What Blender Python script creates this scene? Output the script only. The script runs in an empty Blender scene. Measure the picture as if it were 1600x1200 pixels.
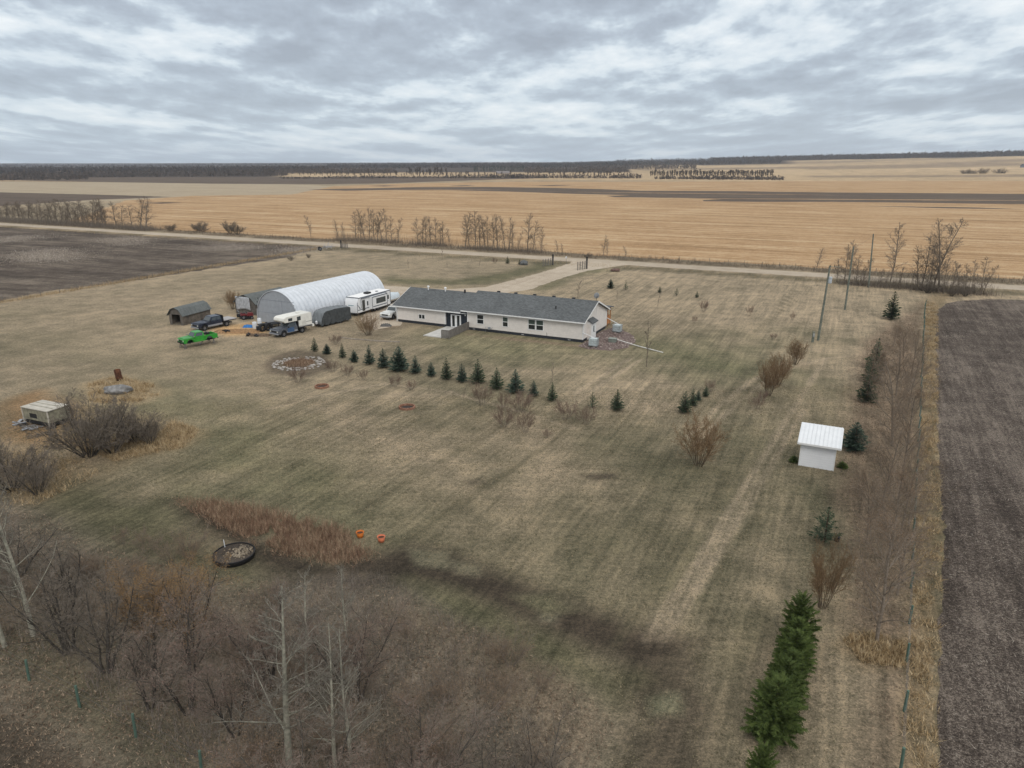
import bpy, bmesh, math, random
import numpy as np
from mathutils import Vector, Matrix

# ------------------------------------------------------------------ camera, sky, sun, exposure
SC = bpy.context.scene
COL = SC.collection
H = 24.0; F = 1101.0; TILT = math.atan(348 / F)
sT, cT = math.sin(TILT), math.cos(TILT)
cam = bpy.data.cameras.new('camera'); camo = bpy.data.objects.new('camera', cam); COL.objects.link(camo)
cam.sensor_width = 36; cam.lens = F / 1600 * 36; cam.clip_start = 0.5; cam.clip_end = 30000
camo.location = (0, 0, H); camo.rotation_euler = (math.pi / 2 - TILT, 0, 0)
SC.camera = camo
SC.view_settings.view_transform = 'Standard'; SC.view_settings.look = 'None'
SC.view_settings.exposure = 0.14; SC.view_settings.gamma = 1
SC.cycles.max_bounces = 4; SC.cycles.diffuse_bounces = 2; SC.cycles.glossy_bounces = 2
SC.cycles.transparent_max_bounces = 8; SC.cycles.volume_bounces = 1
SC.cycles.use_denoising = True; SC.cycles.denoiser = 'OPENIMAGEDENOISE'; SC.cycles.denoising_input_passes = 'RGB_ALBEDO_NORMAL'; SC.cycles.denoising_prefilter = 'ACCURATE'
SC.cycles.use_adaptive_sampling = True; SC.cycles.adaptive_threshold = 0.008

SUN_EL, SUN_AZ = math.radians(42), math.radians(160)
w = bpy.data.worlds.new('World'); SC.world = w; w.use_nodes = True
nt = w.node_tree; nt.nodes.clear()
def N(tree, t, **kw):
    n = tree.nodes.new(t)
    for k, v in kw.items():
        if k.startswith('i_'):
            k2 = k[2:]; k2 = int(k2) if k2.isdigit() else k2
            n.inputs[k2].default_value = v
        else: setattr(n, k, v)
    return n
def mathn(tree, op, a, b=None, clamp=False):
    n = tree.nodes.new('ShaderNodeMath'); n.operation = op; n.use_clamp = clamp
    for i, q in enumerate((a, b)):
        if q is None: continue
        if isinstance(q, (int, float)): n.inputs[i].default_value = q
        else: tree.links.new(q, n.inputs[i])
    return n.outputs[0]
def mixc(tree, fac, a, b, mode='MIX'):
    n = tree.nodes.new('ShaderNodeMix'); n.data_type = 'RGBA'; n.blend_type = mode
    for idx, q in ((0, fac), (6, a), (7, b)):
        if isinstance(q, (int, float)): n.inputs[idx].default_value = q
        elif isinstance(q, tuple): n.inputs[idx].default_value = (*q[:3], 1)
        else: tree.links.new(q, n.inputs[idx])
    return n.outputs[2]
def ramp(tree, fac, stops):
    n = tree.nodes.new('ShaderNodeValToRGB')
    while len(n.color_ramp.elements) < len(stops): n.color_ramp.elements.new(0.5)
    for e, (p, c) in zip(n.color_ramp.elements, stops):
        e.position = p; e.color = (*c, 1) if isinstance(c, tuple) else (c, c, c, 1)
    tree.links.new(fac, n.inputs[0]); return n.outputs[0]

def build_world():
    tc = N(nt, 'ShaderNodeTexCoord')
    sx = N(nt, 'ShaderNodeSeparateXYZ'); nt.links.new(tc.outputs['Generated'], sx.inputs[0])
    z = mathn(nt, 'MAXIMUM', sx.outputs[2], 0.0)
    zz = mathn(nt, 'ADD', z, 0.045)
    az = mathn(nt, 'ARCTAN2', sx.outputs[0], sx.outputs[1])
    lg = mathn(nt, 'LOGARITHM', zz, math.e)
    # clouds are drawn out sideways and crowd together towards the horizon
    u = mathn(nt, 'MULTIPLY', az, mathn(nt, 'ADD', 3.3, mathn(nt, 'DIVIDE', 0.16, zz)))
    def field(du, dv, sc, det, rough, seed, dist=0.0):
        cb = N(nt, 'ShaderNodeCombineXYZ'); nt.links.new(mathn(nt, 'ADD', u, du), cb.inputs[0]); nt.links.new(mathn(nt, 'ADD', mathn(nt, 'MULTIPLY', lg, 1.75), dv), cb.inputs[1]); cb.inputs[2].default_value = seed
        n = N(nt, 'ShaderNodeTexNoise', i_Scale=sc, i_Detail=det, i_Roughness=rough, i_Distortion=dist); nt.links.new(cb.outputs[0], n.inputs['Vector']); return n.outputs[0]
    A = field(0, 0, 1.15, 12.0, 0.56, 9.4, .05); B = field(0, 0.13, 1.15, 6.0, 0.56, 9.4, .05); Cc = field(0, 0, 0.55, 3.0, 0.5, 8.3)
    relief = mathn(nt, 'MULTIPLY', mathn(nt, 'SUBTRACT', A, B), 0.9)
    f = mathn(nt, 'ADD', mathn(nt, 'ADD', mathn(nt, 'MULTIPLY', A, 0.62), mathn(nt, 'MULTIPLY', Cc, 0.38)), relief)
    cl = ramp(nt, f, [(0.32, (0.355, 0.40, 0.465)), (0.44, (0.435, 0.495, 0.57)), (0.50, (0.53, 0.605, 0.68)), (0.545, (0.66, 0.735, 0.795)), (0.68, (0.87, 0.91, 0.93))])
    # low sky is bluer and flatter
    hz = ramp(nt, z, [(0.0, 0.45), (0.05, 0.20), (0.14, 0.0)])
    cl = mixc(nt, hz, cl, (0.49, 0.61, 0.71))
    cl = mixc(nt, ramp(nt, z, [(0.22, 0.0), (0.5, 0.85)]), cl, (0.61, 0.605, 0.59))
    # an overcast sky is brighter overhead than at the horizon
    up = mathn(nt, 'ADD', mathn(nt, 'MULTIPLY', mathn(nt, 'MAXIMUM', mathn(nt, 'SUBTRACT', z, 0.2), 0.0), SKY_UP), 1.0)
    vm = N(nt, 'ShaderNodeVectorMath', operation='SCALE'); nt.links.new(cl, vm.inputs[0]); nt.links.new(up, vm.inputs['Scale'])
    sky = N(nt, 'ShaderNodeTexSky', sky_type='NISHITA', sun_disc=False, sun_elevation=SUN_EL, sun_rotation=SUN_AZ)
    vs = N(nt, 'ShaderNodeVectorMath', operation='SCALE'); vs.inputs['Scale'].default_value = 0.08; nt.links.new(sky.outputs[0], vs.inputs[0])
    m = mixc(nt, 0.93, vs.outputs[0], vm.outputs[0])
    bg = N(nt, 'ShaderNodeBackground', i_Strength=1.0); nt.links.new(m, bg.inputs[0])
    out = N(nt, 'ShaderNodeOutputWorld'); nt.links.new(bg.outputs[0], out.inputs[0])
SKY_UP = 1.0
build_world()
sun = bpy.data.lights.new('sun', 'SUN'); sun.energy = 1.15; sun.angle = math.radians(22); sun.color = (1, 0.97, 0.92)
suno = bpy.data.objects.new('sun', sun); COL.objects.link(suno)
suno.rotation_euler = (math.pi / 2 - SUN_EL, 0, math.pi - SUN_AZ)

# ------------------------------------------------------------------ placing
def gp(x, y, z=0.0):
    """point of the ground plane seen at a photo position"""
    u = (x - 800) / F; v = (600 - y) / F
    t = (H - z) / (sT - v * cT)
    return (u * t, (cT + v * sT) * t)
def proj(X, Y, Z):
    f = Y * cT - (Z - H) * sT; up = Y * sT + (Z - H) * cT
    return 800 + F * X / f, 600 - F * up / f
def ht(x, y, yt):
    X, Y = gp(x, y); lo, hi = 0, 70
    for _ in range(40):
        m = (lo + hi) / 2
        if proj(X, Y, m)[1] > yt: lo = m
        else: hi = m
    return lo
def pxm(x, y):
    """metres per photo pixel at a ground point"""
    X, Y = gp(x, y); return (Y * cT + H * sT) / F
GRID = math.radians(-26.03)
E1 = (math.cos(GRID), math.sin(GRID)); E2 = (-math.sin(GRID), math.cos(GRID))
def hill(x, y):
    x = np.asarray(x, float); y = np.asarray(y, float)
    d = np.hypot(x, y); az = np.arctan2(x, np.maximum(y, 1))
    t = np.clip((d - 1150) / 2600, 0, 1); t = t * t * (3 - 2 * t)
    a = np.clip((az - 0.05) / 0.60, 0, 1)
    left = np.clip((-az - 0.1) / 0.5, 0, 1)
    return t * (10 * np.clip((az + .5) / .5, 0, 1) + 42 * a)

# ------------------------------------------------------------------ mesh helpers
R = random.Random(11)
NR = np.random.default_rng(5)
def link(o, parent=None):
    COL.objects.link(o)
    if parent is not None: o.parent = parent
    return o
def np_mesh(name, V, T, mat, parent=None, smooth=False):
    V = np.asarray(V, np.float32); T = np.asarray(T, np.int32)
    k = T.shape[1]
    me = bpy.data.meshes.new(name)
    me.vertices.add(len(V)); me.vertices.foreach_set('co', V.ravel())
    me.loops.add(T.size); me.loops.foreach_set('vertex_index', T.ravel())
    me.polygons.add(len(T)); me.polygons.foreach_set('loop_start', np.arange(len(T), dtype=np.int32) * k)
    if smooth: me.polygons.foreach_set('use_smooth', np.ones(len(T), bool))
    me.update(calc_edges=True)
    if mat: me.materials.append(mat)
    return link(bpy.data.objects.new(name, me), parent)
class MB:
    def __init__(s): s.v = []; s.f = []
    def add(s, vs, fs, M=None):
        b = len(s.v)
        if M is not None: vs = [M @ Vector(q) for q in vs]
        s.v += [tuple(q) for q in vs]; s.f += [[b + i for i in f] for f in fs]
    def box(s, c, d, rz=0, ry=0, rx=0):
        hx, hy, hz = d[0] / 2, d[1] / 2, d[2] / 2
        vs = [(sx * hx, sy * hy, sz * hz) for sx in (-1, 1) for sy in (-1, 1) for sz in (-1, 1)]
        M = Matrix.Translation(c) @ Matrix.Rotation(rz, 4, 'Z') @ Matrix.Rotation(ry, 4, 'Y') @ Matrix.Rotation(rx, 4, 'X')
        s.add(vs, [(0, 1, 3, 2), (4, 6, 7, 5), (0, 4, 5, 1), (2, 3, 7, 6), (0, 2, 6, 4), (1, 5, 7, 3)], M); return s
    def bb(s, x0, x1, y0, y1, z0, z1):
        return s.box(((x0 + x1) / 2, (y0 + y1) / 2, (z0 + z1) / 2), (x1 - x0, y1 - y0, z1 - z0))
    def bar(s, a, b, t, t2=None):
        """square bar from a to b"""
        a = Vector(a); b = Vector(b); d = b - a; L = d.length
        q = d.to_track_quat('Z', 'Y').to_matrix().to_4x4()
        t2 = t2 or t
        vs = [(sx * t / 2, sy * t2 / 2, sz) for sx in (-1, 1) for sy in (-1, 1) for sz in (0, L)]
        s.add(vs, [(0, 1, 3, 2), (4, 6, 7, 5), (0, 4, 5, 1), (2, 3, 7, 6), (0, 2, 6, 4), (1, 5, 7, 3)], Matrix.Translation(a) @ q); return s
    def tube(s, pts, rs, n=8, caps=True):
        pts = [Vector(p) for p in pts]
        if isinstance(rs, (int, float)): rs = [rs] * len(pts)
        b = len(s.v)
        for i, p in enumerate(pts):
            d = (pts[min(i + 1, len(pts) - 1)] - pts[max(i - 1, 0)])
            if d.length < 1e-6: d = Vector((0, 0, 1))
            d.normalize()
            u = d.cross(Vector((0, 0, 1))) if abs(d.z) < .95 else d.cross(Vector((1, 0, 0)))
            u.normalize(); v = d.cross(u)
            for k in range(n):
                a = 2 * math.pi * k / n
                s.v.append(tuple(p + (u * math.cos(a) + v * math.sin(a)) * rs[i]))
        for i in range(len(pts) - 1):
            for k in range(n):
                k2 = (k + 1) % n
                s.f.append([b + i * n + k, b + i * n + k2, b + (i + 1) * n + k2, b + (i + 1) * n + k])
        if caps:
            s.f.append([b + k for k in range(n)][::-1]); e = b + (len(pts) - 1) * n; s.f.append([e + k for k in range(n)])
        return s
    def cyl(s, a, b, r, n=14, r2=None):
        return s.tube([a, b], [r, r2 if r2 is not None else r], n)
    def prism(s, prof, a, b, axis='y'):
        """extrude an outline of (x,z) along y (or (y,z) along x)"""
        n = len(prof)
        if axis == 'y': vs = [(p[0], a, p[1]) for p in prof] + [(p[0], b, p[1]) for p in prof]
        elif axis == 'x': vs = [(a, p[0], p[1]) for p in prof] + [(b, p[0], p[1]) for p in prof]
        else: vs = [(p[0], p[1], a) for p in prof] + [(p[0], p[1], b) for p in prof]
        fs = [list(range(n))[::-1], list(range(n, 2 * n))] + [[i, (i + 1) % n, n + (i + 1) % n, n + i] for i in range(n)]
        s.add(vs, fs); return s
    def quad(s, a, b, c, d): s.add([a, b, c, d], [(0, 1, 2, 3)]); return s
    def build(s, name, mat, parent=None, smooth=False, bevel=0.0, seg=2):
        me = bpy.data.meshes.new(name); me.from_pydata(s.v, [], s.f)
        bm = bmesh.new(); bm.from_mesh(me)
        bmesh.ops.recalc_face_normals(bm, faces=bm.faces)
        if bevel > 0:
            es = [e for e in bm.edges if len(e.link_faces) == 2 and e.calc_face_angle(0) > 0.5]
            bmesh.ops.bevel(bm, geom=es, offset=bevel, segments=seg, affect='EDGES', clamp_overlap=True)
        bm.to_mesh(me); bm.free()
        if smooth or bevel > 0:
            for p in me.polygons: p.use_smooth = True
            if bevel > 0 or smooth == 'auto':
                try: me.set_sharp_from_angle(angle=math.radians(40))
                except Exception: pass
        me.materials.append(mat)
        return link(bpy.data.objects.new(name, me), parent)
def thing(name, label, cat, loc=(0, 0, 0), rz=0.0, group=None):
    o = bpy.data.objects.new(name, None); o.empty_display_size = 0.3
    COL.objects.link(o); o.location = loc if len(loc) == 3 else (*loc, 0); o.rotation_euler = (0, 0, rz)
    o['label'] = label; o['category'] = cat
    if group: o['group'] = group
    return o
def tag(o, label=None, cat=None, group=None, kind=None):
    if label: o['label'] = label
    if cat: o['category'] = cat
    if group: o['group'] = group
    if kind: o['kind'] = kind
    return o
def copy_tree(o, parent=None):
    c = o.copy(); COL.objects.link(c)
    if parent is not None: c.parent = parent
    for ch in list(o.children): copy_tree(ch, c)
    return c
ORD = ['first', 'second', 'third', 'fourth', 'fifth', 'sixth', 'seventh', 'eighth', 'ninth', 'tenth', 'eleventh', 'twelfth', 'thirteenth', 'fourteenth', 'fifteenth', 'sixteenth', 'seventeenth', 'eighteenth', 'nineteenth', 'twentieth']
ORD += ['twenty-' + q for q in ORD[:9]] + ['thirtieth'] + ['thirty-' + q for q in ORD[:9]] + ['fortieth'] + ['forty-' + q for q in ORD[:9]]

# ------------------------------------------------------------------ materials
def mat(name, col, rough=0.7, var=0.12, scale=3.0, metal=0.0, spec=0.3, bump=0.0, col2=None, detail=4.0, rand=0.0, trans=0.0):
    m = bpy.data.materials.new(name); m.use_nodes = True; t = m.node_tree
    p = t.nodes['Principled BSDF']; p.inputs['Roughness'].default_value = rough; p.inputs['Metallic'].default_value = metal
    p.inputs['Specular IOR Level'].default_value = spec
    tc = N(t, 'ShaderNodeTexCoord')
    n = N(t, 'ShaderNodeTexNoise', i_Scale=scale, i_Detail=detail); t.links.new(tc.outputs['Object'], n.inputs['Vector'])
    if col2 is None:
        lo = tuple(c * (1 - var * 1.6) for c in col); hi = tuple(min(1, c * (1 + var)) for c in col)
    else: lo, hi = col, col2
    c = ramp(t, n.outputs[0], [(0.32, lo), (0.68, hi)])
    if rand:
        oi = N(t, 'ShaderNodeObjectInfo')
        f = mathn(t, 'ADD', mathn(t, 'MULTIPLY', oi.outputs['Random'], rand), 1 - rand / 2)
        vm = N(t, 'ShaderNodeVectorMath', operation='SCALE'); t.links.new(c, vm.inputs[0]); t.links.new(f, vm.inputs['Scale']); c = vm.outputs[0]
    t.links.new(c, p.inputs['Base Color'])
    if bump:
        b = N(t, 'ShaderNodeBump', i_Strength=bump, i_Distance=0.05); t.links.new(n.outputs[0], b.inputs['Height']); t.links.new(b.outputs[0], p.inputs['Normal'])
    return m

def ground_like(name, cols, attr=False, streak=None, fine=1.0, row=None, patch=None, bump=0.6, contrast=1.0, speck=None, grit=1.0):
    """world-space ground cover: cols = (dark, mid, light); streak = (angle, amount); row=(angle, spacing, amount)"""
    m = bpy.data.materials.new(name); m.use_nodes = True; t = m.node_tree
    p = t.nodes['Principled BSDF']; p.inputs['Roughness'].default_value = 0.95; p.inputs['Specular IOR Level'].default_value = 0.08
    tc = N(t, 'ShaderNodeTexCoord'); P = tc.outputs['Object']
    def noise(scale, detail=3.0, ang=None, sc=None, rough=0.6):
        src = P
        if ang is not None:
            mp = N(t, 'ShaderNodeMapping', vector_type='TEXTURE'); mp.inputs['Rotation'].default_value = (0, 0, ang)
            mp.inputs['Scale'].default_value = sc; t.links.new(src, mp.inputs[0]); src = mp.outputs[0]
        n = N(t, 'ShaderNodeTexNoise', i_Scale=scale, i_Detail=detail, i_Roughness=rough); t.links.new(src, n.inputs['Vector']); return n.outputs[0]
    big = noise(0.035, 4); mid = noise(0.35, 4); sm = noise(2.6 * fine, 5, rough=0.7); tiny = noise(13 * fine, 3, rough=0.75)
    f = mathn(t, 'ADD', mathn(t, 'MULTIPLY', big, 0.30), mathn(t, 'MULTIPLY', mid, 0.30))
    md2 = noise(6 * fine, 3, rough=.7)
    f = mathn(t, 'ADD', f, mathn(t, 'MULTIPLY', sm, 0.40)); f = mathn(t, 'ADD', f, mathn(t, 'MULTIPLY', tiny, 0.55 * grit)); f = mathn(t, 'ADD', f, mathn(t, 'MULTIPLY', md2, 0.40 * grit)); f = mathn(t, 'ADD', f, -.475 * grit)
    if streak:
        for (ang, wd, ln, amt) in streak:
            s_ = noise(1.0, 3, ang, (ln, wd, 1))
            q_ = mathn(t, 'MULTIPLY', mathn(t, 'SUBTRACT', s_, 0.5), amt)
            if attr:
                at_ = N(t, 'ShaderNodeAttribute', attribute_name='mown'); q_ = mathn(t, 'MULTIPLY', q_, at_.outputs['Fac'])
            f = mathn(t, 'ADD', f, q_)
    if row:
        ang, spc, amt = row
        mp = N(t, 'ShaderNodeMapping', vector_type='TEXTURE'); mp.inputs['Rotation'].default_value = (0, 0, ang); t.links.new(P, mp.inputs[0])
        wv = N(t, 'ShaderNodeTexWave', bands_direction='Y', i_Scale=math.pi * 2 / spc / 20 * 3.183, i_Distortion=1.2, i_Detail=2.0); wv.inputs['Detail Scale'].default_value = 0.4
        t.links.new(mp.outputs[0], wv.inputs['Vector'])
        f = mathn(t, 'ADD', f, mathn(t, 'MULTIPLY', mathn(t, 'SUBTRACT', wv.outputs['Fac'], 0.5), amt))
    h = 0.10 / contrast
    c = ramp(t, f, [(0.5 - h * 1.5, cols[0]), (0.5, cols[1]), (0.5 + h * 1.5, cols[2])])
    if attr:
        a = N(t, 'ShaderNodeAttribute', attribute_name='tint')
        c = mixc(t, 1.0, a.outputs['Color'], c, 'MULTIPLY')
        k = N(t, 'ShaderNodeVectorMath', operation='SCALE'); k.inputs['Scale'].default_value = 1.0
        t.links.new(c, k.inputs[0]); c = k.outputs[0]
    if speck:
        scl, thr, sc_col, amt = speck
        v = N(t, 'ShaderNodeTexVoronoi', i_Scale=scl, i_Randomness=1.0); 
        mp = N(t, 'ShaderNodeMapping'); mp.inputs['Scale'].default_value = (1, 1, 1); t.links.new(P, mp.inputs[0]); t.links.new(mp.outputs[0], v.inputs['Vector'])
        g = mathn(t, 'LESS_THAN', v.outputs['Distance'], thr)
        g = mathn(t, 'MULTIPLY', g, mathn(t, 'MULTIPLY', mathn(t, 'GREATER_THAN', mid, 0.47), amt))
        c = mixc(t, g, c, sc_col)
    t.links.new(c, p.inputs['Base Color'])
    if bump:
        bb = N(t, 'ShaderNodeBump', i_Strength=bump, i_Distance=0.12); t.links.new(mathn(t, 'ADD', sm, mathn(t, 'MULTIPLY', tiny, 0.6)), bb.inputs['Height']); t.links.new(bb.outputs[0], p.inputs['Normal'])
    return m
#---PART2---
# ------------------------------------------------------------------ ground colours
def vnoise(x, y, scale, seed, octaves=3):
    out = np.zeros_like(x); amp = 1.0; tot = 0
    for o in range(octaves):
        rg = np.random.default_rng(seed + o * 17); tab = rg.random((256, 256))
        u = x / scale * (2 ** o) + 31.7 * o; v = y / scale * (2 ** o) + 11.3 * o
        iu = np.floor(u).astype(int); iv = np.floor(v).astype(int); fu = u - iu; fv = v - iv
        fu = fu * fu * (3 - 2 * fu); fv = fv * fv * (3 - 2 * fv)
        a = tab[iu % 256, iv % 256]; b = tab[(iu + 1) % 256, iv % 256]; c = tab[iu % 256, (iv + 1) % 256]; d = tab[(iu + 1) % 256, (iv + 1) % 256]
        out += amp * ((a * (1 - fu) + b * fu) * (1 - fv) + (c * (1 - fu) + d * fu) * fv); tot += amp; amp *= 0.55
    return out / tot
def sdf(x, y, poly):
    """signed distance to a polygon, positive inside"""
    d = np.full(x.shape, 1e18); inside = np.zeros(x.shape, bool)
    n = len(poly)
    for i in range(n):
        ax, ay = poly[i]; bx, by = poly[(i + 1) % n]
        ex, ey = bx - ax, by - ay; wx, wy = x - ax, y - ay
        t = np.clip((wx * ex + wy * ey) / (ex * ex + ey * ey + 1e-12), 0, 1)
        d = np.minimum(d, (wx - ex * t) ** 2 + (wy - ey * t) ** 2)
        c1 = (ay <= y) != (by <= y)
        xi = ax + (y - ay) / (ey if abs(ey) > 1e-12 else 1e-12) * ex
        inside ^= c1 & (x < xi)
    d = np.sqrt(d); return np.where(inside, d, -d)
def W(pts): return [gp(*p) for p in pts]
ROADP = (89.0 * H / 21, 121.8 * H / 21)     # a point of the road's centre line
def road_pt(s, off=0.0):
    """s metres along the road (grid axis 1), off metres beyond it"""
    return (ROADP[0] + E1[0] * s + E2[0] * off, ROADP[1] + E1[1] * s + E2[1] * off)

T_ = np.array((.300, .243, .170)); O_ = np.array((.146, .131, .085)); G_ = np.array((.112, .110, .062)); D_ = np.array((.062, .050, .038))
WF = np.array((.160, .135, .106)); YS = np.array((.34, .26, .16)); RB = np.array((.20, .150, .108))
def ground_tint(x, y):
    n8 = vnoise(x, y, 14, 3, 4); n3 = vnoise(x, y, 4, 9, 3); n30 = vnoise(x, y, 45, 21, 3); n1 = vnoise(x, y, 1.3, 40, 2)
    d = np.hypot(x, y)
    m = np.clip(0.40 + (n8 - .5) * 1.5 + (n3 - .5) * .9 + (n30 - .5) * .8, 0, 1)
    far = np.clip((y - 82) / 45, 0, 1)
    m = np.clip(m * (1 - .72 * far) + 0.28 * np.clip((62 - y) / 35, 0, 1), 0, 1)
    c = T_ * (1 - m[..., None]) + O_ * m[..., None]
    def put(poly, col, soft, amt=1.0, jit=1.0, off=0.0):
        nonlocal c
        s = sdf(x, y, W(poly)) + off + (n3 - .5) * jit * 4 + (n1 - .5) * jit * 1.6
        a = (np.clip(s / soft * .5 + .5, 0, 1) * amt)[..., None]
        c = c * (1 - a) + np.array(col) * a
    # greener swaths of the lawn
    put([(860, 505), (1000, 522), (1130, 545), (1240, 585), (1110, 590), (960, 550), (860, 560), (700, 560), (640, 520)], G_ * 1.35, 5, .62)
    put([(0, 520), (130, 515), (280, 560), (420, 560), (400, 600), (200, 640), (60, 600)], O_, 6, .35)
    put([(250, 620), (420, 650), (560, 720), (640, 800), (560, 850), (330, 790), (250, 720)], G_ * 1.25, 5, .6)
    put([(480, 545), (640, 560), (800, 600), (980, 640), (900, 660), (700, 620), (520, 590)], O_, 3, .5)
    put([(700, 770), (900, 780), (1120, 840), (1050, 900), (850, 880), (720, 830)], O_ * .9, 4, .5)
    put([(1130, 600), (1300, 560), (1340, 640), (1240, 660), (1160, 700)], O_, 4, .4)
    # lane of green beside the drive
    put([(590, 442), (700, 446), (770, 444), (840, 427), (880, 412), (850, 408), (790, 426), (700, 438), (610, 432)], G_ * .95, 2.0, .8, .7)
    put([(830, 452), (900, 425), (935, 416), (960, 423), (900, 433), (850, 456)], G_ * .95, 1.6, .75, .6)
    # worn yard
    put([(330, 505), (420, 500), (640, 500), (620, 530), (480, 545), (360, 530)], T_ * .92, 4, .6)
    put([(330, 512), (392, 504), (420, 514), (415, 524), (350, 526)], (.44, .29, .15), .8, .9, .35)
    put([(590, 505), (625, 498), (628, 512), (600, 515)], RB, 1.2, .7, .4)
    # left yard: shed rubbish, dry mounds
    put([(0, 628), (60, 610), (130, 640), (120, 690), (60, 700), (0, 690)], (.27, .17, .09), 1.4, .8, .5)
    put([(130, 600), (180, 585), (240, 600), (255, 618), (200, 636), (140, 630)], YS * .85, .9, .8, .4)
    put([(80, 690), (180, 725), (290, 700), (315, 672), (270, 655), (120, 640)], YS * .66, 1.2, .85, .5)
    put([(0, 700), (120, 710), (160, 740), (60, 790), (0, 780)], YS * .6, 1.8, .7, .6)
    # woodland floor at lower left
    put([(-400, 770), (60, 790), (180, 850), (330, 890), (430, 905), (560, 880), (620, 905), (760, 985), (880, 1050), (960, 1130), (930, 1230), (760, 1500), (-900, 1500)], WF, 1.4, .92, .5)
    put([(110, 750), (270, 790), (330, 850), (420, 880), (400, 930), (250, 890), (150, 850), (60, 790)], G_ * .72, 1.8, .75, .5)
    put([(0, 930), (100, 980), (220, 1080), (330, 1160), (300, 1240), (160, 1180), (0, 1060), (-300, 960)], O_ * .82, 1.4, .7, .5)
    put([(600, 950), (740, 980), (860, 1030), (960, 1130), (900, 1200), (820, 1100), (690, 1010)], T_ * .62, 1.0, .65, .45)
    put([(-500, 980), (-100, 1075), (0, 1108), (60, 1140), (150, 1200), (230, 1280), (200, 1500), (-900, 1500)], D_ * 1.25, .5, .9, .2)
    # bare, dark tracks through the near lawn
    put([(270, 785), (330, 790), (430, 850), (520, 880), (640, 850), (700, 862), (780, 892), (880, 935), (980, 968), (1090, 1000), (1075, 1035), (1000, 1050), (900, 1010), (800, 965), (700, 920), (600, 905), (430, 900), (330, 840)], D_ * .85, 1.0, .96, .12)
    put([(960, 1040), (1080, 1040), (1120, 1110), (1100, 1240), (960, 1240), (990, 1130)], D_ * .9, .9, .75, .5)
    put([(640, 905), (760, 945), (880, 1000), (1000, 1060), (960, 1110), (820, 1020), (700, 960)], G_ * .8, .9, .7, .4)
    put([(1130, 1040), (1180, 960), (1170, 1200), (1120, 1230)], G_ * .8, 1, .4, .5)
    put([(1290, 762), (1350, 768), (1365, 800), (1300, 800)], D_ * 1.3, .7, .5, .3)
    put([(905, 742), (960, 738), (965, 747), (930, 752)], D_, .35, .8, .06)
    put([(722, 752), (750, 748), (755, 755), (735, 758)], D_ * 1.4, .3, .6, .06)
    put([(640, 858), (690, 866), (700, 888), (655, 882)], (.20, .185, .125), .3, .6, .25); put([(705, 878), (748, 884), (752, 900), (715, 896)], (.19, .175, .12), .3, .6, .2)
    put([(840, 958), (872, 962), (868, 975), (842, 970)], (.22, .20, .14), .25, .8, .15); put([(1010, 1090), (1060, 1085), (1065, 1115), (1015, 1120)], (.19, .185, .12), .3, .7, .25)
    put([(800, 930), (860, 935), (900, 955), (850, 965)], (.20, .19, .115), .5, .55, .3)
    # wheel tracks pressed into the lawn
    def track(pts, wd, col, amt):
        nonlocal c
        P = W(pts)
        for (ax, ay), (bx, by) in zip(P[:-1], P[1:]):
            ex, ey = bx - ax, by - ay; t = np.clip(((x - ax) * ex + (y - ay) * ey) / (ex * ex + ey * ey), 0, 1)
            dd = np.hypot(x - ax - ex * t, y - ay - ey * t) + (n1 - .5) * .3
            a = (np.clip(1 - dd / wd, 0, 1) ** .6 * amt * (.5 + n3))[..., None]; c = c * (1 - a) + np.array(col) * a
    lt = (.36, .29, .21)
    for q in ([(1010, 1000), (1090, 880), (1165, 760), (1240, 640), (1290, 560)], [(1035, 1002), (1112, 880), (1185, 760), (1256, 640)], [(1090, 690), (1140, 640), (1190, 600), (1235, 575), (1290, 560), (1340, 555)], [(1075, 685), (1125, 632), (1180, 592), (1228, 566)], [(870, 640), (920, 600), (985, 560)], [(885, 642), (935, 603), (1000, 563)], [(420, 640), (500, 618), (600, 600), (700, 612), (800, 640), (900, 670)]): track(q, .45, lt, .55)
    for q in ([(960, 1010), (1060, 860), (1140, 740)], [(1130, 620), (1190, 560), (1260, 500)], [(1160, 620), (1220, 560), (1290, 500)], [(1210, 480), (1250, 450)], [(1180, 520), (1240, 468)], [(640, 840), (760, 760), (880, 680)], [(560, 800), (690, 720), (800, 655)]): track(q, .5, O_ * .7, .5)
    # leaf litter under the belt of trees on the right, dry strip outside the fence
    put([(1345, 540), (1385, 505), (1445, 470), (1440, 700), (1425, 1000), (1405, 1260), (1340, 1260), (1372, 1050), (1320, 960), (1330, 850), (1300, 760)], RB * .95, 1.1, .8, .45)
    put([(1446, 462), (1500, 455), (1475, 478), (1466, 500), (1467, 700), (1470, 850), (1455, 1260), (1408, 1260), (1424, 950), (1436, 700)], YS * .62, .6, .8, .28)
    put([(1300, 1010), (1345, 985), (1420, 1000), (1420, 1050), (1350, 1050)], YS * .6, .5, .7, .25)
    # shrub beds and spruce skirts
    put([(425, 556), (467, 545), (512, 556), (520, 575), (480, 588), (425, 583), (410, 570)], D_ * 1.7, .6, .8, .25)
    put([(905, 538), (950, 512), (975, 520), (990, 532), (975, 541), (930, 545), (800, 532), (730, 522), (800, 528)], RB * 1.1, .5, .85, .2)
    # road ditches
    s = (x - ROADP[0]) * E2[0] + (y - ROADP[1]) * E2[1] + (n3 - .5) * 2
    for a0, a1, col, amt in ((-11, -4.0, O_ * .62, .8), (4.0, 12, np.array((.15, .12, .085)), .85)):
        a = (np.clip((s - a0) / 1.5, 0, 1) * np.clip((a1 - s) / 1.5, 0, 1) * amt)[..., None]
        c = c * (1 - a) + col * a
    # beyond the big field
    ff = np.clip((d - 900) / 100, 0, 1)[..., None]
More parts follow.
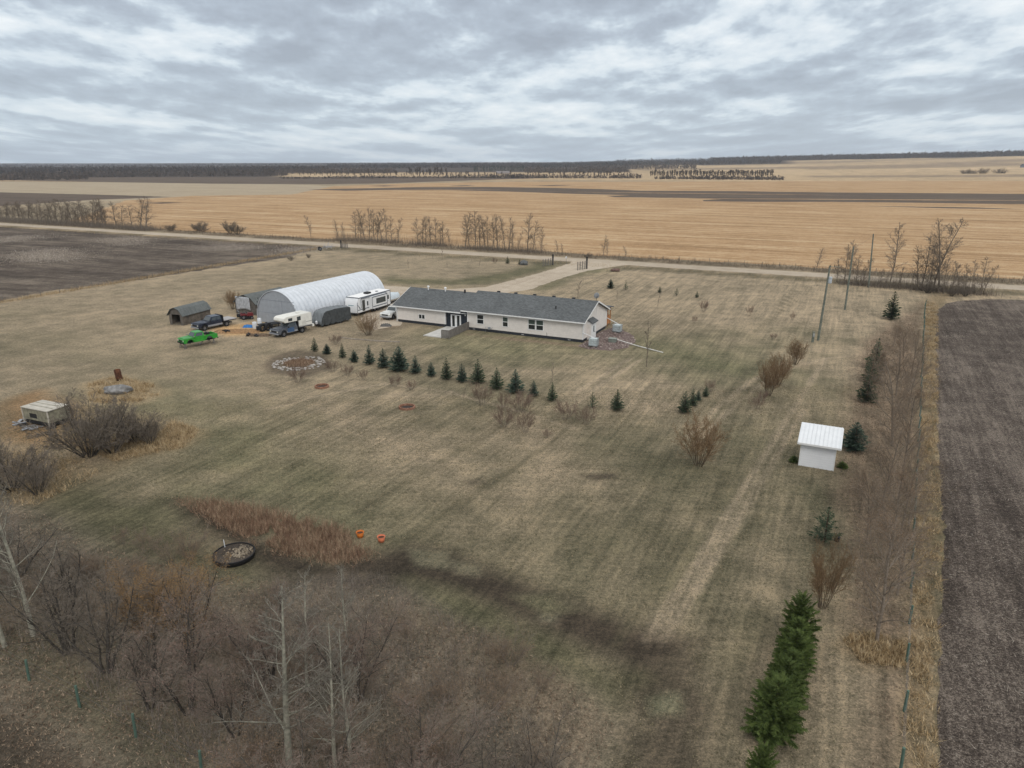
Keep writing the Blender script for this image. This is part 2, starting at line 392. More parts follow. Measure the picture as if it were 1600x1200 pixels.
    nf = vnoise(x, y, 330, 77, 4)[..., None]; nf2 = vnoise(x, y * 3, 900, 87, 2)[..., None]
    cf = np.array((.40, .30, .19)) * (0.75 + .5 * nf)
    cf = np.where(nf2 > .66, np.array((.25, .19, .13)), cf)
    azm = np.arctan2(x, np.maximum(y, 1)); wd_ = ((azm < -.30) & (d > 1180) | (azm < .16) & (d > 1650) | (azm < .36) & (d > 2450) | (d > 3050))[..., None]
    cf = np.where(wd_, np.array((.062, .050, .043)), cf)
    return c * (1 - ff) + cf * ff

def axis(lo, hi, step, lo_end, hi_end, g=1.055):
    a = list(np.arange(lo, hi + 1e-6, step)); s_ = step; q = a[-1]
    while q < hi_end: s_ *= g; q += s_; a.append(q)
    s_ = step; q = a[0]; pre = []
    while q > lo_end: s_ *= g; q -= s_; pre.append(q)
    return np.array(pre[::-1] + a)
xs = axis(-50, 50, 0.35, -9000, 9000); ys = axis(12, 85, 0.35, -40, 9500)
GX, GY = np.meshgrid(xs, ys); gx, gy = GX.ravel(), GY.ravel()
gz = hill(gx, gy) + (vnoise(gx, gy, 9, 5, 3) - .5) * 0.0
nx, ny = len(xs), len(ys)
ii = (np.arange(ny - 1)[:, None] * nx + np.arange(nx - 1)[None, :]).ravel()
TQ = np.stack([ii, ii + 1, ii + nx + 1, ii + nx], 1)
m_ground = ground_like('lawn_grass', [(.44, .46, .44), (.97, .97, .96), (1.75, 1.66, 1.58)], attr=True,
    streak=[(GRID + math.pi / 2, .40, 7, .30), (GRID + math.pi / 2 + .06, 1.5, 30, .26), (GRID + .35, .7, 5, .16)], contrast=1.0, bump=1.0)
gr = np_mesh('ground', np.stack([gx, gy, gz], 1), TQ, m_ground); gr['kind'] = 'structure'
ca = gr.data.color_attributes.new('tint', 'FLOAT_COLOR', 'POINT')
tint = ground_tint(gx, gy); ca.data.foreach_set('color', np.concatenate([tint, np.ones((len(tint), 1))], 1).astype(np.float32).ravel())

lx_ = (gx - gp(622, 502.5)[0]) * E1[0] + (gy - gp(622, 502.5)[1]) * E1[1]
mown = np.clip((lx_ + 6) / 22, .22, 1.0) * (0.75 + .7 * (vnoise(gx, gy, 18, 55, 2) - .35))
at2_ = gr.data.attributes.new('mown', 'FLOAT', 'POINT'); at2_.data.foreach_set('value', mown.astype(np.float32))
def jag(poly, seg, amp, seed=1):
    rg = random.Random(seed); out = []; n = len(poly)
    for i in range(n):
        a = poly[i]; b = poly[(i + 1) % n]; L = math.dist(a, b); k = max(1, min(400, int(L / seg)))
        for j in range(k):
            t = j / k; out.append((a[0] + (b[0] - a[0]) * t + rg.gauss(0, amp), a[1] + (b[1] - a[1]) * t + rg.gauss(0, amp)))
    return out
def sheet(name, poly, z, m, seg=1.0, amp=.2, label=None):
    pts = jag(poly, seg, amp, len(name))
    me = bpy.data.meshes.new(name); me.from_pydata([(a, b, z) for a, b in pts], [], [list(range(len(pts)))])
    if me.polygons[0].normal.z < 0: me.flip_normals()
    me.materials.append(m); o = link(bpy.data.objects.new(name, me)); o['kind'] = 'structure'; return o
PL = math.pi / 2
m_stub = ground_like('stubble', [(.24, .155, .082), (.39, .245, .128), (.50, .375, .235)], streak=[(GRID, 2.2, 110, .55), (GRID, 7, 260, .45), (GRID + .02, 1.0, 60, .35)], fine=.5, contrast=1.0, bump=.2)
m_pale = ground_like('pale_stubble', [(.27, .22, .155), (.35, .285, .20), (.41, .34, .245)], streak=[(GRID, 6, 200, .3)], fine=.4, bump=.1)
m_soil = ground_like('black_soil', [(.050, .040, .034), (.112, .091, .076), (.27, .225, .185)], streak=[(GRID + PL, .35, 6, .28), (GRID + PL, 1.6, 20, .30)], fine=1.0, grit=1.5, contrast=1.0, bump=1.5, speck=(9, .10, (.42, .36, .27), .55))
m_soil_l = ground_like('stubbled_soil', [(.055, .044, .036), (.100, .080, .065), (.20, .165, .13)], streak=[(GRID + .05, 1.5, 16, .28), (GRID + .1, 7, 24, .45)], fine=.8, contrast=1.1, bump=1.0, speck=(3.5, .12, (.36, .31, .24), .5))
m_fars = ground_like('far_dark_soil', [(.072, .054, .042), (.105, .080, .062), (.15, .115, .085)], streak=[(GRID, 6, 200, .3)], fine=.3, bump=.1)
m_grav = ground_like('gravel', [(.29, .235, .175), (.40, .335, .26), (.48, .41, .33)], streak=[(GRID, .5, 30, .34)], fine=1.4, bump=.4)
m_grav2 = ground_like('drive_gravel', [(.31, .25, .19), (.43, .36, .28), (.52, .45, .36)], streak=[(GRID + PL, .5, 20, .25)], fine=1.4, bump=.4)

# golden stubble beyond the road
sheet('stubble_field', [road_pt(-280, 12), road_pt(900, 12), road_pt(1500, 800), (900, 940), (420, 935), (140, 905), (0, 905), gp(640, 286.5), gp(520, 291), gp(455, 304), gp(300, 306), gp(200, 312), gp(110, 345)], .008, m_stub, 6, .8)
sheet('pale_field', [gp(-900, 288), gp(-700, 330), gp(0, 321), gp(200, 313), gp(300, 306), gp(455, 304), gp(520, 291), gp(430, 287), gp(200, 285), gp(0, 284)], .012, m_pale, 6, .6)
sheet('dark_field', [gp(-800, 281), gp(0, 281.5), gp(160, 284.5), gp(330, 287), gp(500, 288), gp(600, 286.5), gp(760, 281), gp(860, 278), gp(700, 276.3), gp(450, 276.5), gp(0, 277.5), gp(-600, 277)], .018, m_fars, 10, .5)
sheet('dark_field', [gp(-500, 300), gp(0, 300.5), gp(90, 302.5), gp(200, 305.5), gp(270, 308), gp(150, 312), gp(60, 318), gp(0, 322), gp(-400, 340)], .022, m_fars, 5, .5)
sheet('ploughed_strip', [gp(478, 296), gp(560, 294.5), gp(650, 292.5), gp(760, 292), gp(860, 293.5), gp(940, 295.5), gp(1000, 298), gp(1140, 298.5), gp(1280, 300.5), gp(1420, 301.5), gp(1600, 303), gp(2300, 312), gp(2300, 342),
    gp(1600, 319.5), gp(1450, 317), gp(1300, 315.5), gp(1180, 315.5), gp(1100, 314.5), gp(1098, 312.5), gp(1130, 311), gp(1080, 309.5), gp(960, 308), gp(948, 306), gp(985, 305), gp(900, 303), gp(800, 299.5), gp(700, 297), gp(600, 297), gp(540, 298)], .014, m_fars, 5, .35)
for k, q in enumerate(([(575, 290.5), (600, 289.7), (625, 290.3), (600, 291.3)], [(700, 290.2), (730, 289.5), (745, 290.3), (720, 291)], [(830, 290.0), (870, 288.8), (900, 289.5), (860, 290.4)], [(215, 317), (260, 316), (285, 317), (250, 318.3)], [(1350, 322), (1520, 324), (1600, 327), (1480, 325.5)])):
    sheet('ploughed_patch', W(q), .016, m_fars, 3, .4)
for k, q in enumerate(([(-40, 305.6), (1100, 305.6)], )): pass
for k, (x0, y0, x1, y1, w0) in enumerate(((1010, 309.6, 1700, 314.0, .9), (860, 299.6, 1320, 305.2, .6), (1300, 316.8, 1900, 322, .8), (560, 295.6, 800, 296.2, .4))):
    sheet('stubble_strip', [gp(x0, y0), gp((x0 * 2 + x1) / 3, y0 + (y1 - y0) / 3 - w0 / 2), gp((x0 + 2 * x1) / 3, y0 + (y1 - y0) * 2 / 3 - w0 / 2), gp(x1, y1), gp((x0 + 2 * x1) / 3, y0 + (y1 - y0) * 2 / 3 + w0 / 2), gp((x0 * 2 + x1) / 3, y0 + (y1 - y0) / 3 + w0 / 2)], .026, m_stub, 4, .5)
# ploughed field left, between the lawn and the road
sheet('ploughed_field', [road_pt(-420, -8.5), gp(505, 386), gp(490, 390), gp(450, 402), gp(330, 420), gp(200, 440), gp(70, 456), gp(0, 470), gp(-400, 545), gp(-1400, 600)], .010, m_soil_l, 1.5, .35)
# ploughed field right, outside the fence
sheet('ploughed_field', [gp(1463, 520), gp(1462, 500), gp(1466, 484), gp(1480, 474), gp(1500, 470), gp(1545, 467.5), gp(1600, 469), gp(2400, 500), gp(2900, 900), gp(2600, 1900), gp(1452, 1900), gp(1462, 1200), gp(1468, 1000), gp(1474, 850), gp(1466, 700), gp(1463, 620)], .010, m_soil, .9, .10)
# road and drive
sheet('gravel_road', [road_pt(-1100, -3.3), road_pt(600, -3.3), road_pt(600, 3.3), road_pt(-1100, 3.3)], .014, m_grav, 2.5, .16)
sheet('driveway', [gp(893, 405.8), gp(892, 411), gp(862, 421), gp(820, 433), gp(757, 449), gp(700, 452), gp(640, 449), gp(600, 446), gp(590, 452), gp(596, 470), gp(560, 500), gp(585, 515), gp(625, 508), gp(640, 470), gp(760, 462), gp(830, 452), gp(873, 436), gp(918, 423), gp(950, 418.5), gp(985, 413.2)], .018, m_grav2, 1.0, .16)

# ------------------------------------------------------------------ scattered grass and litter (too many to count)
def blades(name, pos, hgt, wid, lean, m, label, cat, dirs=None, flat=False):
    n = len(pos); a = NR.random(n) * 2 * math.pi
    la = NR.random(n) * 2 * math.pi if dirs is None else dirs + NR.normal(0, .5, n)
    h = hgt[0] + (hgt[1] - hgt[0]) * NR.random(n) ** 1.5; w_ = wid[0] + (wid[1] - wid[0]) * NR.random(n)
    ln = lean[0] + (lean[1] - lean[0]) * NR.random(n)
    x, y = pos[:, 0], pos[:, 1]; z0 = .02 if not flat else .03 + NR.random(n) * .04
    dx, dy = np.cos(a) * w_ / 2, np.sin(a) * w_ / 2
    tx, ty = x + np.cos(la) * h * np.sin(ln), y + np.sin(la) * h * np.sin(ln); tz = z0 + h * np.cos(ln)
    V = np.empty((n, 3, 3)); V[:, 0] = np.stack([x - dx, y - dy, np.full(n, 0.0) + z0], 1); V[:, 1] = np.stack([x + dx, y + dy, np.full(n, 0.0) + z0], 1); V[:, 2] = np.stack([tx, ty, tz], 1)
    o = np_mesh(name, V.reshape(-1, 3), np.arange(3 * n).reshape(n, 3), m)
    return tag(o, label, cat, kind='stuff')
def in_poly(poly, n, clump=0.0, cn=0, power=1.0):
    """random points in a polygon (world), in clumps if asked"""
    P = np.array(poly); lo, hi = P.min(0), P.max(0); out = []
    tot = 0
    if cn:
        C = in_poly(poly, cn)
    while tot < n:
        q = C[NR.integers(0, len(C), n)] + NR.normal(0, clump, (n, 2)) if cn else lo + (hi - lo) * NR.random((n, 2))
        q = q[sdf(q[:, 0], q[:, 1], poly) > 0]; out.append(q); tot += len(q)
        if tot == 0: break
    return np.concatenate(out)[:n]
def leafmat(name, a, b, c=None, scale=1.2):
    m = bpy.data.materials.new(name); m.use_nodes = True; t = m.node_tree; p = t.nodes['Principled BSDF']
    p.inputs['Roughness'].default_value = .85; p.inputs['Specular IOR Level'].default_value = .15
    tc = N(t, 'ShaderNodeTexCoord'); n = N(t, 'ShaderNodeTexNoise', i_Scale=scale, i_Detail=4.0, i_Roughness=.7); t.links.new(tc.outputs['Object'], n.inputs['Vector'])
    wn = N(t, 'ShaderNodeTexWhiteNoise', noise_dimensions='3D'); sn = N(t, 'ShaderNodeVectorMath', operation='SNAP'); sn.inputs[1].default_value = (.13, .13, .5)
    t.links.new(tc.outputs['Object'], sn.inputs[0]); t.links.new(sn.outputs[0], wn.inputs['Vector'])
    f = mathn(t, 'ADD', mathn(t, 'MULTIPLY', n.outputs[0], .6), mathn(t, 'MULTIPLY', wn.outputs[0], .4))
    st = [(.3, a), (.68, b)] if c is None else [(.28, a), (.5, b), (.72, c)]
    t.links.new(ramp(t, f, st), p.inputs['Base Color']); return m
m_dry = leafmat('dry_grass', (.17, .115, .06), (.40, .29, .16), (.52, .41, .26))
m_reed = leafmat('rusty_reeds', (.13, .08, .055), (.26, .165, .11), (.42, .31, .21))
m_lit = leafmat('leaf_litter', (.09, .062, .045), (.20, .145, .10), (.36, .28, .20), 3)
m_brush = leafmat('brown_brush', (.075, .055, .045), (.15, .115, .09), (.25, .19, .13))
m_straw = leafmat('pale_straw', (.22, .18, .15), (.42, .36, .30), (.60, .54, .46), 3)
m_turf = leafmat('turf', (.085, .082, .042), (.19, .165, .10), (.36, .29, .19), .8)
fence_strip = W([(1446, 470), (1466, 475), (1467, 700), (1474, 850), (1464, 1240), (1404, 1240), (1424, 950), (1436, 700)])
blades('dry_grass', in_poly(fence_strip, 15000, .3, 260), (.15, .6), (.02, .05), (.2, 1.3), m_dry, 'long flattened straw-coloured grass along the wire fence beside the ploughed field', 'grass')
reeds = W([(272, 780), (330, 783), (400, 795), (475, 812), (535, 830), (548, 842), (556, 858), (585, 868), (560, 880), (520, 880), (450, 868), (390, 845), (330, 812)])
rq = in_poly(reeds, 15000, .5, 260); rq = rq + NR.normal(0, .35, rq.shape); rq = rq[(vnoise(rq[:, 0], rq[:, 1], 1.5, 61, 3) > .33) & (np.hypot(rq[:, 0] - gp(357, 878)[0], rq[:, 1] - gp(357, 878)[1]) > 1.7)]
blades('rusty_reeds', rq, (.2, .85), (.015, .04), (.05, 1.15), m_reed, 'patch of tall rusty brown reeds in front of the round tank', 'reeds')
litter_a = W([(-300, 790), (60, 800), (180, 860), (330, 900), (430, 910), (600, 905), (760, 985), (880, 1050), (960, 1130), (930, 1230), (800, 1400), (-600, 1400)])
blades('leaf_litter', in_poly(litter_a, 60000, .8, 1500), (.05, .22), (.03, .09), (.3, 1.5), m_lit, 'brown leaf litter and dead weeds under the bare trees at lower left', 'leaf litter')
m_und = leafmat('thicket_stems', (.12, .10, .088), (.20, .168, .148), (.29, .25, .215), 2)
und = W([(330, 960), (420, 915), (600, 900), (740, 985), (860, 1060), (870, 1250), (300, 1300), (120, 1060), (-60, 1000), (-60, 850), (200, 880)])
blades('undergrowth', in_poly(und, 13000, .4, 500), (.3, 1.5), (.008, .02), (.0, .6), m_und, 'tangle of thin brown stems and suckers under the bare trees at lower left', 'undergrowth')
litter_b = W([(1350, 540), (1440, 480), (1438, 700), (1425, 1000), (1405, 1230), (1340, 1230), (1372, 1050), (1325, 960), (1330, 850), (1310, 760)])
blades('leaf_litter', in_poly(litter_b, 22000, .6, 500), (.04, .22), (.03, .09), (.3, 1.5), m_lit, 'brown leaf litter under the row of bare trees inside the right fence', 'leaf litter')
blades('straw_litter', in_poly(W([(1475, 500), (2100, 520), (2300, 1250), (1466, 1250), (1478, 850), (1468, 640)]), 60000, 1.0, 3500), (.08, .42), (.010, .026), (1.2, 1.55), m_straw, 'pale broken straw scattered over the dark ploughed field on the right', 'straw', flat=True)
blades('dry_grass', in_poly(W([(90, 692), (180, 722), (290, 700), (312, 672), (270, 657), (230, 690), (130, 680)]), 9000, .35, 200), (.2, .7), (.02, .05), (.3, 1.2), m_dry, 'long dry grass around the dark bushes on the left', 'grass')
blades('dry_grass', in_poly(W([(135, 602), (180, 588), (240, 602), (252, 617), (200, 634), (140, 628)]), 4500, .3, 90), (.2, .7), (.02, .05), (.2, 1.2), m_dry, 'yellow dry grass clump around the grey boulder near the barrel', 'grass')
blades('dry_grass', in_poly(W([(0, 700), (120, 710), (160, 740), (60, 790), (-200, 790), (-200, 700)]), 7000, .5, 120), (.2, .7), (.02, .05), (.3, 1.2), m_dry, 'rough dry grass at the left edge below the old camper shell', 'grass')
blades('dry_grass', in_poly(W([(1315, 1000), (1345, 985), (1420, 1005), (1415, 1045), (1350, 1040)]), 3500, .25, 60), (.15, .5), (.02, .05), (.3, 1.3), m_dry, 'yellow dry grass round the foot of the nearest bare tree on the right', 'grass')
blades('roadside_brush', np.array([road_pt(s_, o_) for s_, o_ in zip(NR.uniform(-330, 60, 16000), NR.uniform(4.5, 12, 16000))]), (.3, 1.3), (.03, .09), (.0, .7), m_brush, 'brown weeds and brush along the far side of the gravel road', 'brush')
blades('ditch_grass', np.array([road_pt(s_, o_) for s_, o_ in zip(NR.uniform(-330, 60, 9000), NR.uniform(-10, -3.8, 9000))]), (.15, .5), (.03, .08), (.1, 1.0), m_dry, 'dry grass in the ditch on the near side of the gravel road', 'grass')
def along(x0, x1, y, n, sp):
    a = gp(x0, y[0]); b = gp(x1, y[1]); q_ = NR.random(n); return np.stack([a[0] + (b[0] - a[0]) * q_ + NR.normal(0, sp, n), a[1] + (b[1] - a[1]) * q_ + NR.normal(0, sp, n)], 1)
m_under = leafmat('grey_undergrowth', (.10, .085, .07), (.18, .15, .12), (.25, .21, .17))
blades('roadside_undergrowth', np.concatenate([along(-60, 170, (342, 355), 20000, 2.6), along(180, 240, (356, 360), 4000, 2.0), along(525, 630, (375, 380), 2600, 1.5), along(640, 705, (381, 385), 1500, 1.5), along(725, 850, (388, 395), 2400, 1.5), along(1310, 1545, (443, 461), 4200, 1.2)]), (.6, 3.2), (.02, .06), (.0, .35), m_under, 'thin grey undergrowth of shoots between the roadside trees', 'undergrowth')
for k, q in enumerate(([(28, 398), (50, 391), (85, 389), (112, 394), (122, 404), (90, 410), (60, 405), (40, 416), (62, 420), (40, 422)], [(155, 374), (200, 370), (235, 377), (215, 385), (185, 383)], [(0, 372), (50, 367), (80, 371), (20, 378), (-60, 380)], [(290, 385), (360, 382), (410, 388), (340, 394)], [(430, 389), (505, 386), (495, 391), (450, 399)])):
    blades('stubble_chaff', (lambda a_: a_ + NR.normal(0, 1, a_.shape) * (1.5 + 5 * NR.random((len(a_), 1)) ** 2))(in_poly(W(q), (13000, 6000, 7000, 6000, 5000)[k], 1.6, 40)), (.1, .4), (.04, .11), (.2, 1.3), m_straw, f'pale patch of chaff on the left ploughed field, {ORD[k]} of five', 'straw')
e0, e1_ = gp(-100, 490), gp(500, 388)
q = NR.random(7000); blades('dry_grass', np.stack([e0[0] + (e1_[0] - e0[0]) * q + NR.normal(0, .8, 7000), e0[1] + (e1_[1] - e0[1]) * q + NR.normal(0, .8, 7000)], 1), (.2, .8), (.03, .08), (.1, .9), m_dry, 'fringe of pale dry grass between the left ploughed field and the lawn', 'grass')
# short turf tufts on the near lawn
turf = in_poly([gp(-100, 640), gp(1345, 600), gp(1330, 1220), gp(950, 1230), gp(960, 1060), gp(620, 870), gp(200, 780)], 120000, .6, 9000)
turf = turf[ground_tint(turf[:, 0], turf[:, 1]).sum(1) > .30]
blades('lawn_turf', turf, (.03, .11), (.03, .09), (.2, 1.3), m_turf, 'short mixed dry and green turf of the near lawn', 'grass')
#---PART3---
# ------------------------------------------------------------------ trees and shrubs
def rot_about(d, ax, a): return (Matrix.Rotation(a, 3, ax) @ d)
def perp(d, rg):
    v = Vector((rg.gauss(0, 1), rg.gauss(0, 1), rg.gauss(0, 1))); v = v - d * v.dot(d)
    return v.normalized() if v.length > 1e-5 else Vector((1, 0, 0))
class TreeB:
    def __init__(s, seed): s.r = random.Random(seed); s.trunk = MB(); s.crown = MB(); s.buds = []; s.tips = []
    def grow(s, p, d, L, r, lvl, P):
        rg = s.r; last = lvl >= len(P['nb']); ns = (6, 4, 3, 2)[min(lvl, 3)] if not last else P.get('lastseg', 2)
        pts = [Vector(p)]; dirs = [d]
        for i in range(ns):
            wob = P.get('wob0', P['wob'] * .5) if lvl == 0 else P['wob']
            d = (d + perp(d, rg) * rg.random() * wob + Vector((0, 0, P['up'][min(lvl, len(P['up']) - 1)]))).normalized()
            pts.append(pts[-1] + d * (L / ns)); dirs.append(d)
        tip = P.get('tipr', .3)
        rs = [max(P['rmin'], r * (1 - (1 - tip) * i / ns)) for i in range(ns + 1)]
        (s.trunk if lvl < P['tl'] else s.crown).tube(pts, rs, (7, 5, 3)[min(lvl, 2)] if not last else 3, caps=False)
        if last:
            s.tips.append(pts[-1]); s.tips.append(pts[len(pts) // 2]); return
        n = P['nb'][lvl]; t0 = P['t0'][lvl]
        for k in range(n):
            t = t0 + (1 - t0) * ((k + rg.random() * .8) / n) ** P.get('tp', 1.0); t = min(t, .995)
            q = t * ns; i = min(int(q), ns - 1); pt = pts[i].lerp(pts[i + 1], q - i); dd = dirs[min(i + 1, ns)]
            a = math.radians(P['ang'][lvl] * rg.uniform(.7, 1.25))
            ax = perp(dd, rg); cd = rot_about(dd, ax, a)
            shape = P['sh'](t) if lvl == 0 else (1 - .55 * t)
            cl = L * P['lr'][lvl] * shape * rg.uniform(.7, 1.2)
            s.grow(pt, cd, cl, max(P['rmin'], rs[i] * P['rr'] * (.7 + .3 * shape)), lvl + 1, P)
    def bud_mesh(s, size, per=2, jit=.12):
        V = []; rg = s.r
        for t in s.tips:
            for _ in range(per):
                c = t + Vector((rg.gauss(0, jit), rg.gauss(0, jit), rg.gauss(0, jit)))
                a = perp(Vector((0, 0, 1)), rg) * size * rg.uniform(.6, 1.3); b = Vector((rg.gauss(0, 1), rg.gauss(0, 1), rg.gauss(0, 1))).normalized() * size * rg.uniform(.6, 1.3)
                V += [c, c + a, c + b]
        return V
def bark(name, a, b, scale=6): return mat(name, a, .9, col2=b, scale=scale, spec=.1, rand=.25)
m_pop = bark('poplar_bark', (.20, .19, .15), (.38, .36, .29))
m_poptw = bark('poplar_twig', (.15, .135, .11), (.27, .24, .20))
m_drk = bark('dark_bark', (.045, .04, .034), (.10, .088, .075))
m_drktw = bark('dark_twig', (.125, .105, .084), (.235, .198, .162))
m_grey = bark('grey_twig', (.135, .11, .086), (.25, .205, .162))
m_wil = bark('willow_stem', (.085, .065, .045), (.15, .115, .08))
m_wiltw = bark('willow_twig', (.15, .10, .06), (.27, .18, .105))
m_redtw = bark('red_twig', (.15, .105, .08), (.21, .15, .115))
def budm(n, a, b): return mat(n, a, .8, col2=b, scale=9, spec=.1, rand=.2)
m_bbrown = budm('brown_leaf', (.13, .085, .055), (.29, .20, .13)); m_borange = budm('orange_catkin', (.20, .12, .055), (.36, .22, .10)); m_bred = budm('reddish_bud', (.15, .098, .078), (.27, .19, .155)); m_bolive = budm('olive_bud', (.12, .11, .05), (.2, .18, .09))
ovoid = lambda t: max(.18, math.sin(math.pi * min(1, (t * .86 + .10))) ** .8)
conic = lambda t: 1.08 - .9 * t
PR = {
 'poplar': dict(h=9, r=.14, wob0=.05, tipr=.12, nb=[34, 9, 6], t0=[.20, .15, .15], ang=[52, 42, 44], lr=[.37, .40, .45], up=[.03, .09, .04, .02], wob=.34, rr=.30, rmin=.008, tl=2, sh=conic, m=(m_pop, m_poptw)),
 'roadtree': dict(h=9, r=.10, nb=[34, 7, 4], t0=[.16, .12, .1], ang=[52, 46, 48], lr=[.23, .5, .5], up=[.02, .07, .04, .02], wob=.3, rr=.42, rmin=.010, tl=1, sh=ovoid, m=(m_grey, m_grey)),
 'bigbare': dict(h=8, r=.12, nb=[24, 11, 7], t0=[.14, .15, .1], ang=[50, 46, 48], lr=[.55, .45, .42], up=[.02, .05, .02, .02], wob=.3, rr=.42, rmin=.007, tl=2, sh=ovoid, bud=(.05, 2, m_bbrown), m=(m_grey, m_grey)),
 'multistem': dict(h=5, r=.075, trunks=(5, 24), nb=[10, 8, 6], t0=[.22, .12, .1], ang=[42, 46, 48], lr=[.48, .45, .45], up=[.03, .04, .02, .02], wob=.36, rr=.45, rmin=.007, tl=2, sh=lambda t: 1.1 - .5 * t, m=(m_drk, m_drktw)),
 'multired': dict(h=5, r=.06, trunks=(5, 26), nb=[10, 8, 6], t0=[.22, .12, .1], ang=[42, 46, 48], lr=[.48, .45, .45], up=[.03, .04, .02, .02], wob=.36, rr=.45, rmin=.007, tl=2, sh=lambda t: 1.1 - .5 * t, bud=(.035, 2, m_bred), m=(m_drk, m_drktw)),
 'orangetop': dict(h=5, r=.075, trunks=(5, 24), nb=[10, 8, 6], t0=[.22, .12, .1], ang=[42, 46, 48], lr=[.48, .45, .45], up=[.03, .04, .02, .02], wob=.36, rr=.45, rmin=.007, tl=2, sh=lambda t: 1.1 - .5 * t, bud=(.05, 3, m_borange), m=(m_drk, m_drktw)),
 'willow': dict(h=3.5, r=.024, trunks=(20, 32), nb=[12, 8, 3], t0=[.22, .15, .2], ang=[30, 36, 36], lr=[.42, .42, .4], up=[.05, .05, .04], wob=.34, rr=.5, rmin=.006, tl=1, sh=lambda t: 1 - .3 * t, bud=(.022, 1, m_borange), m=(m_wil, m_wiltw)),
 'darkbush': dict(h=4, r=.04, trunks=(18, 42), nb=[10, 8, 6], t0=[.22, .12, .1], ang=[34, 38, 40], lr=[.42, .45, .45], up=[.03, .05, .04], wob=.32, rr=.48, rmin=.007, tl=1, sh=lambda t: 1.1 - .5 * t, m=(m_drk, m_drktw)),
 'redbush': dict(h=2, r=.014, trunks=(13, 36), nb=[10, 8], t0=[.3, .2], ang=[28, 32], lr=[.45, .45], up=[.03, .06, .05], wob=.4, rr=.55, rmin=.005, tl=1, sh=lambda t: 1 - .3 * t, bud=(.022, 2, m_bred), m=(m_drktw, m_redtw)),
 'brush': dict(h=3, r=.022, trunks=(7, 34), nb=[10, 8], t0=[.2, .15], ang=[36, 38], lr=[.45, .45], up=[.03, .06, .05], wob=.34, rr=.5, rmin=.005, tl=1, sh=lambda t: 1 - .3 * t, bud=(.045, 2, m_bbrown), m=(m_drktw, m_drktw)),
 'sapling': dict(h=2.2, r=.03, nb=[10, 3], t0=[.3, .3], ang=[34, 34], lr=[.32, .4], up=[.03, .08, .06], wob=.15, rr=.5, rmin=.011, tl=1, sh=lambda t: 1 - .5 * t, m=(m_grey, m_drktw)),
}
PROTO = {}
def make_tree(kind, var):
    P = PR[kind]; tb = TreeB(hash((kind, var)) % 1000 if False else sum(map(ord, kind)) * 7 + var * 131)
    rg = tb.r; h = P['h']
    if 'trunks' in P:
        n, la = P['trunks']
        for k in range(n):
            az = 2 * math.pi * (k + rg.random() * .7) / n; le = math.radians(la * math.sqrt(rg.uniform(.03, 1.1)))
            d = Vector((math.cos(az) * math.sin(le), math.sin(az) * math.sin(le), math.cos(le)))
            rr = h * .03 + (.25 if n > 12 else .08) * rg.random()
            tb.grow(Vector((math.cos(az) * rr, math.sin(az) * rr, -.05)), d, h * rg.uniform(.72, 1.0), P['r'] * rg.uniform(.7, 1.1), 0, P)
    else:
        tb.grow(Vector((0, 0, -.1)), Vector((rg.gauss(0, .03), rg.gauss(0, .03), 1)).normalized(), h * .97, P['r'], 0, P)
    zs = [v[2] for v in tb.crown.v] + [v[2] for v in tb.trunk.v]; mz = sorted(zs)[int(len(zs) * .995)]
    sc = h / mz
    root = bpy.data.objects.new({'willow': 'willow_bush', 'darkbush': 'bush', 'redbush': 'bush', 'brush': 'bush', 'sapling': 'sapling'}.get(kind, 'bare_tree'), None); COL.objects.link(root)
    def nm(name, mb, mm):
        V = np.array(mb.v) * sc; o = np_mesh(name, V, np.array(mb.f), mm, root); return o
    bushy = kind in ('willow', 'darkbush', 'redbush', 'brush')
    nm('stems' if bushy else 'trunk', tb.trunk, P['m'][0]); c = nm('twigs' if bushy else 'crown', tb.crown, P['m'][1])
    if 'bud' in P:
        V = np.array([tuple(v) for v in tb.bud_mesh(P['bud'][0], P['bud'][1])]) * sc
        np_mesh('buds', V, np.arange(len(V)).reshape(-1, 3), P['bud'][2], c)
    return root
def place(kind, var, xy, h, label, cat='tree', group=None, wide=1.0, rz=None):
    key = (kind, var)
    if key not in PROTO: o = PROTO[key] = make_tree(kind, var)
    else: o = copy_tree(PROTO[key])
    for k in ('label', 'category', 'group'):
        if k in o: del o[k]
    s_ = h / PR[kind]['h']
    o.location = (xy[0], xy[1], 0); o.scale = (s_ * wide, s_ * wide, s_); o.rotation_euler = (0, 0, R.uniform(0, 6.28) if rz is None else rz)
    return tag(o, label, cat, group)

